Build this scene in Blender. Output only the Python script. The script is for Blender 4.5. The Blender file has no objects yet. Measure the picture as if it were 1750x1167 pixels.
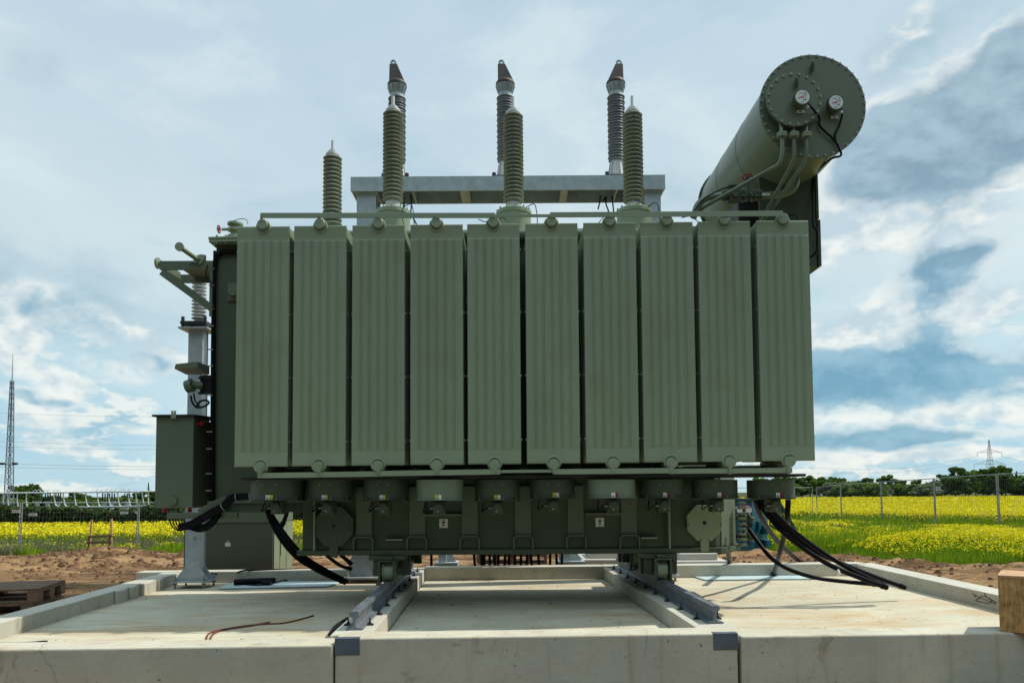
import bpy, math, random
import numpy as np
from mathutils import Matrix, Vector, Euler
R = math.radians
random.seed(7); rng = np.random.default_rng(7)
scene = bpy.context.scene
col = scene.collection
# ------------------------------------------------------------------ camera
FPX, PW, PH = 1264.0, 1750.0, 1167.0
CAMZ = 1.6
PITCH, ROLL, SHIFT = R(3.0), -0.007, 0.1099
cd = bpy.data.cameras.new('camera'); cam = bpy.data.objects.new('camera', cd); col.objects.link(cam)
cd.sensor_width = 36; cd.lens = FPX / PW * 36; cd.shift_y = SHIFT
cd.clip_start = 0.1; cd.clip_end = 9000
CM = Matrix.Rotation(math.pi / 2 + PITCH, 4, 'X') @ Matrix.Rotation(ROLL, 4, 'Z')
cam.matrix_world = Matrix.Translation((0, 0, CAMZ)) @ CM
scene.camera = cam
scene.view_settings.view_transform = 'Standard'; scene.view_settings.look = 'None'
scene.view_settings.exposure = 0.0; scene.view_settings.gamma = 1
C3 = CM.to_3x3()
def ray(px, py):
    return C3 @ Vector(((px - PW / 2) / FPX, (PH / 2 - py) / FPX + SHIFT * PW / FPX, -1))
def P(px, py, Y):
    d = ray(px, py); return Vector((d.x / d.y * Y, Y, CAMZ + d.z / d.y * Y))
def GX(px, Y, py=800): return P(px, py, Y).x
def GZ(py, Y, px=875): return P(px, py, Y).z
# ------------------------------------------------------------------ sun and sky
SUN_EL, SUN_AZ = R(54), R(80)          # azimuth clockwise from +Y (view direction)
sd = bpy.data.lights.new('sun', 'SUN'); sd.energy = 4.2; sd.angle = R(0.8); sd.color = (1, .95, .86)
sun = bpy.data.objects.new('sun', sd); col.objects.link(sun)
tosun = Vector((math.sin(SUN_AZ) * math.cos(SUN_EL), math.cos(SUN_AZ) * math.cos(SUN_EL), math.sin(SUN_EL)))
sun.rotation_euler = tosun.to_track_quat('Z', 'Y').to_euler()
sun.location = (30, 5, 40)
world = bpy.data.worlds.new('World'); scene.world = world; world.use_nodes = True
def build_sky():
    nt = world.node_tree; N = nt.nodes; L = nt.links; N.clear()
    def nd(t, **k):
        n = N.new(t)
        for a, b in k.items(): setattr(n, a, b)
        return n
    def inp(sock, v):
        if isinstance(v, (int, float)): sock.default_value = v
        elif isinstance(v, (tuple, list)): sock.default_value = v
        else: L.new(v, sock)
    def m(op, a, b=0.0, c=None, clamp=False):
        n = nd('ShaderNodeMath', operation=op, use_clamp=clamp); inp(n.inputs[0], a); inp(n.inputs[1], b)
        if c is not None: inp(n.inputs[2], c)
        return n.outputs[0]
    def mix(f, a, b):
        n = nd('ShaderNodeMix', data_type='RGBA'); inp(n.inputs[0], f)
        inp(n.inputs[6], a if not isinstance(a, tuple) else (*a, 1)); inp(n.inputs[7], b if not isinstance(b, tuple) else (*b, 1))
        return n.outputs[2]
    def sstep(x, a, b, lo=0., hi=1.):
        n = nd('ShaderNodeMapRange', interpolation_type='SMOOTHSTEP'); inp(n.inputs[0], x)
        for i, v in enumerate((a, b, lo, hi)): n.inputs[i + 1].default_value = v
        return n.outputs[0]
    tc = nd('ShaderNodeTexCoord'); D = tc.outputs['Generated']
    sep = nd('ShaderNodeSeparateXYZ'); L.new(D, sep.inputs[0]); dx, dy, dz = sep.outputs
    az = m('ARCTAN2', dx, dy); el = m('ARCSINE', dz)
    def noise(scale, detail, zst, seed, rough=.55, dist=0.0):
        mp = nd('ShaderNodeMapping'); L.new(D, mp.inputs[0]); mp.inputs['Scale'].default_value = (1, 1, zst); mp.inputs['Location'].default_value = (seed, seed * .7, seed * .3)
        n = nd('ShaderNodeTexNoise'); L.new(mp.outputs[0], n.inputs['Vector'])
        n.inputs['Scale'].default_value = scale; n.inputs['Detail'].default_value = detail; n.inputs['Roughness'].default_value = rough; n.inputs['Distortion'].default_value = dist
        return n
    nA = noise(1.6, 5, 2.0, 3.1, .5, .4); nB = noise(7, 9, 1.6, 9.2, .62, .3); nC = noise(3.2, 7, 2.2, 5.7, .58, .5); nD = noise(16, 8, 2.2, 1.3, .6, .2)
    A, B, Cc, Dn = [n.outputs['Fac'] for n in (nA, nB, nC, nD)]
    # base gradient
    cr = nd('ShaderNodeValToRGB'); L.new(m('MULTIPLY', el, 1.0), cr.inputs[0])
    e = cr.color_ramp.elements; e[0].position = 0; e[0].color = (.49, .72, .82, 1); e[1].position = 1.0; e[1].color = (.49, .66, .78, 1)
    for p, c in ((.06, (.40, .66, .81)), (.16, (.50, .73, .83)), (.28, (.66, .79, .84)), (.40, (.60, .74, .82)), (.55, (.55, .70, .81))):
        q = e.new(p); q.color = (*c, 1)
    c = cr.outputs[0]
    # slow variation between pale blue and milky white
    c = mix(sstep(A, .42, .66, 0, .55), c, (.70, .84, .87))
    c = mix(sstep(Cc, .50, .70, 0, .42), c, (.36, .56, .69))
    c = mix(sstep(Cc, .50, .34, 0, .5), c, (.78, .90, .91))
    # rounded heaps: sum of folded noise octaves
    def billow(scale, zst, seed, up=0., n=4):
        out = None
        for k in range(n):
            mp = nd('ShaderNodeMapping'); L.new(D, mp.inputs[0]); mp.inputs['Scale'].default_value = (1, 1, zst); mp.inputs['Location'].default_value = (seed + k * 1.7, seed * .6, seed * .2 + up * zst)
            t = nd('ShaderNodeTexNoise'); L.new(mp.outputs[0], t.inputs['Vector']); t.inputs['Scale'].default_value = scale * 2.15 ** k; t.inputs['Detail'].default_value = 0.; t.inputs['Distortion'].default_value = .25
            q = m('ABSOLUTE', m('SUBTRACT', t.outputs['Fac'], .5)); out = m('MULTIPLY', q, 2.2 * .56 ** k) if out is None else m('MULTIPLY_ADD', q, 2.2 * .56 ** k, out)
        return out                                   # about 0 .. 1.1, mean near .45
    def fbm(scale, zst, seed, up=0., det=7, rough=.55):
        t = noise(scale, det, zst, seed, rough, .15); t.inputs['Vector'].links[0].from_node.inputs['Location'].default_value = (seed, seed * .7, seed * .3 + up * zst); return t.outputs['Fac']
    def field(lst):
        tot = None
        for px, py, rx, ry, w, tilt in lst:
            d = ray(px, py).normalized(); a0 = math.atan2(d.x, d.y); e0 = math.asin(d.z)
            d2 = ray(px + rx, py).normalized(); ra = abs(math.atan2(d2.x, d2.y) - a0)
            d3 = ray(px, py - ry).normalized(); re = abs(math.asin(d3.z) - e0)
            u = m('SUBTRACT', az, a0); v = m('MULTIPLY_ADD', u, -tilt, m('SUBTRACT', el, e0)); u = m('DIVIDE', u, ra); v = m('DIVIDE', v, re)
            g = m('EXPONENT', m('MULTIPLY', m('MULTIPLY_ADD', u, u, m('MULTIPLY', v, v)), -.8)); tot = m('MULTIPLY', g, w) if tot is None else m('MULTIPLY_ADD', g, w, tot)
        return tot
    dark, white, grey = SKYFIELDS()
    Fd, Fw, Fg = field(dark), field(white), field(grey)
    def shape(up):                                   # ragged edge noise, once here and once a little higher for the relief
        return m('MULTIPLY_ADD', m('SUBTRACT', .42, billow(10, 1.5, 4.4, up, 4)), .6, m('MULTIPLY', m('SUBTRACT', fbm(5.5, 1.7, 9.2, up, 9, .54), .5), 2.8))
    gate = lambda F: m('MULTIPLY', S0, sstep(F, .02, .45))
    S0, S1 = shape(0.), shape(.022); rel = m('SUBTRACT', S0, S1); soft = m('MULTIPLY', S0, .35)
    # broken heap clouds low round the horizon
    low = sstep(el, .27, .10)
    def heap(up): return m('MULTIPLY_ADD', m('SUBTRACT', .42, billow(11, 2.3, 7.7, up, 4)), .6, m('MULTIPLY', m('SUBTRACT', fbm(5.5, 2.4, 21.4, up), .5), 2.0))
    h0, h1 = heap(0.), heap(.016); hr = m('SUBTRACT', h0, h1)
    c = mix(m('MULTIPLY', m('MULTIPLY', sstep(h0, -.02, .20), low), .85), c, mix(sstep(hr, -.18, .16), (.34, .57, .71), (.90, .94, .89)))
    wht = mix(sstep(m('ADD', rel, soft), -.42, .30), (.56, .70, .77), (.92, .96, .92))
    c = mix(m('MULTIPLY', sstep(m('ADD', Fg, m('MULTIPLY', gate(Fg), .8)), .15, 1.1), .8), c, mix(sstep(m('ADD', rel, soft), -.5, .5), (.36, .53, .63), (.52, .68, .76)))
    c = mix(m('MULTIPLY', sstep(m('ADD', Fw, m('MULTIPLY', gate(Fw), .85)), .18, .75), .95), c, wht)
    fd = m('ADD', Fd, m('MULTIPLY', gate(Fd), .85))
    c = mix(m('MULTIPLY', sstep(fd, .08, .45), .7), c, wht)
    dkc = mix(sstep(el, .12, .42), (.17, .39, .54), (.25, .375, .465))
    dkl = mix(sstep(el, .12, .42), (.31, .54, .68), (.40, .56, .66))
    c = mix(m('MULTIPLY', sstep(fd, .33, .74), .97), c, mix(sstep(m('ADD', rel, soft), -.5, .6), dkc, dkl))
    # made-up sky scaling behind the camera as fill: dimmed low, boosted high
    hi = sstep(el, .30, 1.15, BACKLO, BACK)
    behind = sstep(dy, .0, -.6)
    bk = m('MULTIPLY_ADD', behind, m('SUBTRACT', hi, 1.0), 1.0)
    vs = nd('ShaderNodeVectorMath', operation='SCALE'); L.new(c, vs.inputs[0]); L.new(bk, vs.inputs['Scale'])
    vs2 = nd('ShaderNodeVectorMath', operation='SCALE'); L.new(vs.outputs[0], vs2.inputs[0]); vs2.inputs['Scale'].default_value = 10.0
    sk = nd('ShaderNodeTexSky', sky_type='NISHITA', sun_disc=False); sk.sun_elevation = SUN_EL; sk.sun_rotation = SUN_AZ
    mx = nd('ShaderNodeMix', data_type='RGBA'); mx.inputs[0].default_value = .93; L.new(sk.outputs[0], mx.inputs[6]); L.new(vs2.outputs[0], mx.inputs[7])
    bg = nd('ShaderNodeBackground'); L.new(mx.outputs[2], bg.inputs[0]); bg.inputs[1].default_value = .1
    out = nd('ShaderNodeOutputWorld'); L.new(bg.outputs[0], out.inputs[0])
BACK, BACKLO = 3.15, .12
def SKYFIELDS():      # px, py, rx, ry, weight, tilt
    dark = [(1670, 215, 220, 110, 1.25, .2), (1520, 200, 70, 40, .35, .3), (1600, 275, 120, 35, .6, .05), (1740, 70, 60, 60, .5, .2), (1605, 475, 95, 62, 1.1, .25), (1650, 436, 80, 14, .5, .2),
            (1600, 632, 300, 62, 1.2, .0), (1430, 655, 110, 32, .6, 0.), (1480, 752, 140, 20, .8, 0.), (1640, 745, 90, 12, .4, 0.), (1380, 470, 60, 30, .2, 0.),
            (60, 520, 120, 40, .45, -.1), (245, 615, 95, 38, .8, -.1), (100, 690, 60, 10, .45, 0.), (70, 742, 60, 8, .35, 0.), (30, 668, 60, 12, .4, 0.)]
    white = [(1500, 110, 170, 40, 0.65, .6), (1690, 120, 60, 30, 0.72, .5), (1560, 350, 260, 50, 0.87, .1), (1560, 400, 240, 40, 0.72, 0.), (1470, 560, 120, 40, 1.01, 0.), (1690, 520, 100, 45, 1.16, 0.), (1530, 545, 60, 30, 0.72, 0.),
             (1650, 705, 150, 20, 1.01, 0.), (1450, 715, 60, 12, 0.51, 0.), (1640, 772, 70, 12, 1.30, 0.), (1480, 783, 90, 9, 1.16, 0.),
             (16, 600, 36, 32, 1.45, 0.), (270, 590, 70, 24, 1.01, -.3), (112, 655, 44, 20, 1.52, -.2), (72, 718, 46, 15, 1.16, 0.), (115, 766, 66, 11, 1.23, -.1), (230, 735, 60, 8, 0.72, 0.), (60, 570, 90, 30, 0.43, 0.), (1180, 200, 120, 60, 0.29, 0.)]
    grey = [(60, 100, 90, 50, .6, .1), (80, 500, 200, 85, 1.1, -.1), (1560, 80, 200, 70, 1.0, .4), (1430, 345, 170, 50, .9, 0.), (1180, 330, 110, 60, .7, 0.), (1450, 610, 150, 60, .9, 0.), (700, 250, 200, 60, .25, 0.), (330, 560, 120, 40, .4, 0.)]
    return dark, white, grey
build_sky()

# ------------------------------------------------------------------ materials
def mat(name, c1, c2=None, scale=6, rough=.5, metal=0., bump=0., bscale=40, dirt=None, dscale=2.5, damt=.5, spec=.5, detail=5, coords='Object', stretch=(1, 1, 1), contrast=(.35, .65)):
    m = bpy.data.materials.new(name); m.use_nodes = True; nt = m.node_tree; N, L = nt.nodes, nt.links
    b = N['Principled BSDF']; b.inputs['Roughness'].default_value = rough; b.inputs['Metallic'].default_value = metal
    b.inputs['Specular IOR Level'].default_value = spec
    if c2 is None: c2 = tuple(k * .82 for k in c1)
    tc = N.new('ShaderNodeTexCoord'); mp = N.new('ShaderNodeMapping'); L.new(tc.outputs[coords], mp.inputs[0]); mp.inputs['Scale'].default_value = stretch
    n = N.new('ShaderNodeTexNoise'); L.new(mp.outputs[0], n.inputs['Vector']); n.inputs['Scale'].default_value = scale; n.inputs['Detail'].default_value = detail; n.inputs['Roughness'].default_value = .6
    r = N.new('ShaderNodeMapRange'); L.new(n.outputs['Fac'], r.inputs[0]); r.inputs[1].default_value, r.inputs[2].default_value = contrast
    mx = N.new('ShaderNodeMix'); mx.data_type = 'RGBA'; L.new(r.outputs[0], mx.inputs[0]); mx.inputs[6].default_value = (*c1, 1); mx.inputs[7].default_value = (*c2, 1)
    c = mx.outputs[2]
    if dirt:
        n2 = N.new('ShaderNodeTexNoise'); L.new(mp.outputs[0], n2.inputs['Vector']); n2.inputs['Scale'].default_value = dscale; n2.inputs['Detail'].default_value = 8; n2.inputs['Roughness'].default_value = .65; n2.inputs['Distortion'].default_value = .4
        r2 = N.new('ShaderNodeMapRange'); L.new(n2.outputs['Fac'], r2.inputs[0]); r2.inputs[1].default_value, r2.inputs[2].default_value = .5, .72; r2.inputs[4].default_value = damt
        m2 = N.new('ShaderNodeMix'); m2.data_type = 'RGBA'; L.new(r2.outputs[0], m2.inputs[0]); L.new(c, m2.inputs[6]); m2.inputs[7].default_value = (*dirt, 1); c = m2.outputs[2]
    L.new(c, b.inputs['Base Color'])
    if bump:
        nb = N.new('ShaderNodeTexNoise'); L.new(tc.outputs[coords], nb.inputs['Vector']); nb.inputs['Scale'].default_value = bscale; nb.inputs['Detail'].default_value = 4
        bp = N.new('ShaderNodeBump'); bp.inputs['Strength'].default_value = bump; bp.inputs['Distance'].default_value = .01
        L.new(nb.outputs['Fac'], bp.inputs['Height']); L.new(bp.outputs[0], b.inputs['Normal'])
    return m
def leafmat(name, cols, rough=.6, trans=.25):
    m = bpy.data.materials.new(name); m.use_nodes = True; nt = m.node_tree; N, L = nt.nodes, nt.links
    b = N['Principled BSDF']; b.inputs['Roughness'].default_value = rough; b.inputs['Specular IOR Level'].default_value = .12
    g = N.new('ShaderNodeNewGeometry'); cr = N.new('ShaderNodeValToRGB'); L.new(g.outputs['Random Per Island'], cr.inputs[0])
    e = cr.color_ramp.elements; e[0].color = (*cols[0], 1); e[1].color = (*cols[-1], 1)
    for i, c in enumerate(cols[1:-1]): q = e.new((i + 1) / (len(cols) - 1)); q.color = (*c, 1)
    L.new(cr.outputs[0], b.inputs['Base Color'])
    t = N.new('ShaderNodeBsdfTranslucent'); L.new(cr.outputs[0], t.inputs[0]); ms = N.new('ShaderNodeMixShader'); ms.inputs[0].default_value = trans
    L.new(b.outputs[0], ms.inputs[1]); L.new(t.outputs[0], ms.inputs[2]); L.new(ms.outputs[0], N['Material Output'].inputs[0])
    return m
M = {}
M['green'] = mat('green_paint', (.245, .305, .200), (.218, .278, .182), 1.3, .40, bump=.06, bscale=90, dirt=(.22, .26, .15), dscale=1.1, damt=.45)
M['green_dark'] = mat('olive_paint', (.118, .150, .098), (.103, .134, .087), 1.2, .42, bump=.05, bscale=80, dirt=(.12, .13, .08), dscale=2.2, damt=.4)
M['tank'] = mat('shade_darkened_paint', (.070, .094, .060), (.059, .082, .053), 1.1, .48, bump=.06, bscale=60, dirt=(.060, .070, .044), dscale=1.8, damt=.4, spec=.35)  # same paint as the green parts, darkened to imitate shade
M['rad'] = mat('radiator_paint', (.248, .308, .202), (.214, .274, .180), 1.2, .42, bump=.05, bscale=90, dirt=(.195, .215, .12), dscale=1.5, damt=.5, stretch=(1.2, 1, .7), contrast=(.3, .7))
M['drum'] = mat('drum_paint', (.155, .200, .136), (.135, .178, .120), 1.3, .38, bump=.04, bscale=60, dirt=(.16, .19, .12), dscale=1.4, damt=.5)
M['rail'] = mat('dull_rail_steel', (.17, .195, .22), (.10, .12, .14), 7, .5, .25, detail=8, dirt=(.33, .34, .32), dscale=9, damt=.5, stretch=(1, .4, 1))
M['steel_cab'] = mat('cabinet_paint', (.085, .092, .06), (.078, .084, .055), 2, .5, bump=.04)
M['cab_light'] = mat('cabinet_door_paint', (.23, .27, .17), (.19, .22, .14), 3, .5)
M['porcelain'] = mat('grey_porcelain', (.30, .325, .27), (.24, .265, .215), 5, .35, spec=.5, dirt=(.18, .19, .15), dscale=6, damt=.4)
M['porcelain2'] = mat('brown_grey_polymer', (.24, .26, .285), (.19, .21, .23), 5, .45)
M['porcelain3'] = mat('pale_porcelain', (.55, .57, .57), (.44, .46, .47), 6, .35)
M['alu'] = mat('cast_aluminium', (.62, .64, .60), (.5, .52, .50), 8, .45, .25)
M['galv'] = mat('galvanised_steel', (.44, .50, .51), (.33, .38, .40), 9, .45, .2, bump=.05, bscale=50, dirt=(.45, .50, .50), dscale=5, damt=.5, detail=7)
M['galv_dk'] = mat('dull_galvanised_steel', (.16, .19, .23), (.11, .135, .165), 10, .5, .35, detail=7)
M['bolt'] = mat('zinc_bolt', (.27, .30, .24), None, 20, .5, .2)
M['rust'] = mat('brown_weathered_metal', (.062, .047, .033), (.035, .027, .02), 8, .55, .2)
M['black'] = mat('black_rubber', (.006, .006, .007), (.010, .010, .012), 10, .34, spec=.06)
M['darkmetal'] = mat('dark_metal', (.02, .022, .02), (.03, .03, .028), 8, .5, .2)
M['white'] = mat('white_plastic', (.72, .72, .70), (.62, .62, .6), 12, .45)
M['dial'] = mat('white_dial', (.75, .77, .76), None, 3, .3)
M['red'] = mat('red_paint', (.55, .02, .035), (.42, .015, .03), 8, .4)
M['magenta'] = mat('crimson_handwheel_paint', (.32, .012, .05), (.25, .01, .04), 8, .4)
M['yellow'] = mat('yellow_label', (.62, .50, .05), None, 8, .5)
M['blue'] = mat('teal_paint', (.002, .075, .125), (.002, .06, .10), 3, .45, dirt=(.006, .065, .085), dscale=5, damt=.4)
M['blackmark'] = mat('black_print', (.012, .012, .012), None, 8, .6)
M['wood'] = mat('weathered_wood', (.20, .12, .068), (.085, .047, .028), 9, .8, stretch=(1, 6, 6), bump=.3, bscale=60)
M['wood_fresh'] = mat('fresh_timber', (.55, .32, .17), (.42, .24, .12), 9, .75)
M['wood_brown'] = mat('brown_timber', (.20, .105, .06), (.15, .08, .05), 9, .75)
M['osb'] = mat('osb_board', (.58, .34, .12), (.24, .12, .035), 38, .75, stretch=(1, 1, .35), detail=3, bump=.25, bscale=120, dirt=(.52, .33, .13), dscale=55, damt=.8)
M['trunk'] = mat('bark', (.07, .055, .04), (.05, .04, .03), 4, .9)
M['leaf_dark'] = leafmat('dark_leaves', [(.030, .070, .012), (.068, .135, .022), (.12, .20, .038), (.045, .090, .018)])
M['leaf_mid'] = leafmat('mid_leaves', [(.06, .125, .016), (.12, .21, .03), (.18, .27, .05), (.08, .15, .024)])
M['leaf_pale'] = leafmat('pale_leaves', [(.15, .19, .09), (.22, .26, .14), (.10, .14, .06), (.30, .32, .22)])
M['hedge'] = leafmat('hedge_leaves', [(.03, .065, .015), (.05, .095, .02), (.075, .11, .03), (.04, .055, .02)])
M['petal'] = leafmat('rape_petals', [(.74, .62, .004), (.82, .70, .006), (.64, .55, .005), (.86, .76, .01)], trans=.3)
M['stalk'] = leafmat('rape_stalks', [(.12, .20, .012), (.20, .28, .02), (.08, .14, .01), (.26, .31, .02)])
M['grass'] = leafmat('grass_blades', [(.13, .25, .008), (.20, .33, .012), (.29, .39, .02), (.08, .17, .008), (.18, .29, .012)], trans=.35)
M['drygrass'] = leafmat('dry_grass', [(.21, .20, .12), (.14, .15, .07), (.26, .24, .15), (.10, .14, .05)])
M['wire'] = mat('fence_tube', (.30, .34, .35), None, 6, .5, .4)
M['mesh'] = mat('mesh_wire', (.16, .18, .18), None, 6, .6, .2)
M['lattice'] = mat('lattice_steel', (.22, .27, .31), None, 6, .6, .2)
M['white_tube'] = mat('pale_tube', (.72, .74, .74), (.6, .63, .65), 1, .4)
M['frp'] = mat('pale_blue_grating', (.50, .62, .63), (.42, .54, .56), 3, .6, dirt=(.35, .42, .40), dscale=4, damt=.5)
M['redcable'] = mat('red_brown_sheath', (.20, .045, .025), (.10, .03, .02), 5, .5)

def concrete(name, c1, c2, dust, damt=.6, crack=.6, joint=None, streak=0.):
    m = bpy.data.materials.new(name); m.use_nodes = True; nt = m.node_tree; N, L = nt.nodes, nt.links
    b = N['Principled BSDF']; b.inputs['Roughness'].default_value = .85; b.inputs['Specular IOR Level'].default_value = .3
    g = N.new('ShaderNodeNewGeometry'); V = g.outputs['Position']
    def mp(s, loc=(0, 0, 0)):
        q = N.new('ShaderNodeMapping'); L.new(V, q.inputs[0]); q.inputs['Scale'].default_value = s; q.inputs['Location'].default_value = loc; return q.outputs[0]
    def no(v, s, d=6, ro=.6, di=0):
        n = N.new('ShaderNodeTexNoise'); L.new(v, n.inputs['Vector']); n.inputs['Scale'].default_value = s; n.inputs['Detail'].default_value = d; n.inputs['Roughness'].default_value = ro; n.inputs['Distortion'].default_value = di; return n.outputs['Fac']
    def rg(f, a, b_, hi=1., lo=0.):
        r = N.new('ShaderNodeMapRange'); L.new(f, r.inputs[0]); r.inputs[1].default_value = a; r.inputs[2].default_value = b_; r.inputs[3].default_value = lo; r.inputs[4].default_value = hi; return r.outputs[0]
    def mx(f, a, c):
        q = N.new('ShaderNodeMix'); q.data_type = 'RGBA'; L.new(f, q.inputs[0])
        for k, v in ((6, a), (7, c)):
            if isinstance(v, tuple): q.inputs[k].default_value = (*v, 1)
            else: L.new(v, q.inputs[k])
        return q.outputs[2]
    c = mx(rg(no(mp((1, 1, 1)), 1.7, 7), .35, .65), c1, c2)
    c = mx(rg(no(mp((1, 1, 1)), 28, 5, .7), .45, .7, .35), c, tuple(k * .72 for k in c1))
    c = mx(rg(no(mp((.45, 1.5, 1), (3, 1, 0)), 1.3, 10, .76, .9), .46, .64, damt), c, dust)
    if streak: c = mx(rg(no(mp((5, 5, .35), (7, 1, 0)), 1.6, 6, .6), .55, .72, streak), c, tuple(k * .8 for k in dust))
    # dark specks, pits
    c = mx(rg(no(mp((1, 1, 1), (2, 8, 1)), 22, 3, .5), .70, .74, .8), c, tuple(k * .35 for k in c1))
    # smears of dirt, stretched
    c = mx(rg(no(mp((1.0, 4.5, 1), (5, 5, 5)), 2.4, 9, .74, .6), .58, .66, .6), c, tuple(k * .55 for k in dust))
    if crack:
        v = N.new('ShaderNodeTexVoronoi'); v.feature = 'DISTANCE_TO_EDGE'; v.inputs['Scale'].default_value = .8
        w = N.new('ShaderNodeMix'); w.data_type = 'VECTOR'; w.inputs[0].default_value = .25
        n3 = N.new('ShaderNodeTexNoise'); L.new(V, n3.inputs['Vector']); n3.inputs['Scale'].default_value = 2.2; n3.inputs['Detail'].default_value = 6
        L.new(V, w.inputs[4]); L.new(n3.outputs['Color'], w.inputs[5]); L.new(w.outputs[1], v.inputs['Vector'])
        ck = rg(v.outputs[0], .0, .006, 0., 1.); br = rg(no(mp((1, 1, 1), (9, 2, 4)), 1.1, 3), .49, .54, crack)
        q = N.new('ShaderNodeMath'); q.operation = 'MULTIPLY'; L.new(ck, q.inputs[0]); L.new(br, q.inputs[1])
        c = mx(q.outputs[0], c, tuple(k * .3 for k in c1))
    L.new(c, b.inputs['Base Color'])
    bp = N.new('ShaderNodeBump'); bp.inputs['Strength'].default_value = .25; bp.inputs['Distance'].default_value = .01
    L.new(no(mp((1, 1, 1)), 35, 6, .65), bp.inputs['Height']); L.new(bp.outputs[0], b.inputs['Normal'])
    return m
M['slab'] = concrete('slab_concrete', (.58, .54, .41), (.46, .43, .325), (.46, .325, .175), .9, 0)
M['wall'] = concrete('wall_concrete', (.56, .525, .415), (.47, .44, .35), (.45, .34, .20), .35, .4, streak=.6)
M['kerb'] = concrete('kerb_concrete', (.53, .51, .43), (.45, .44, .375), (.44, .37, .26), .35, .3, streak=.3)
M['found'] = concrete('foundation_concrete', (.52, .51, .46), (.46, .45, .41), (.5, .42, .3), .3, 0)

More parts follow.
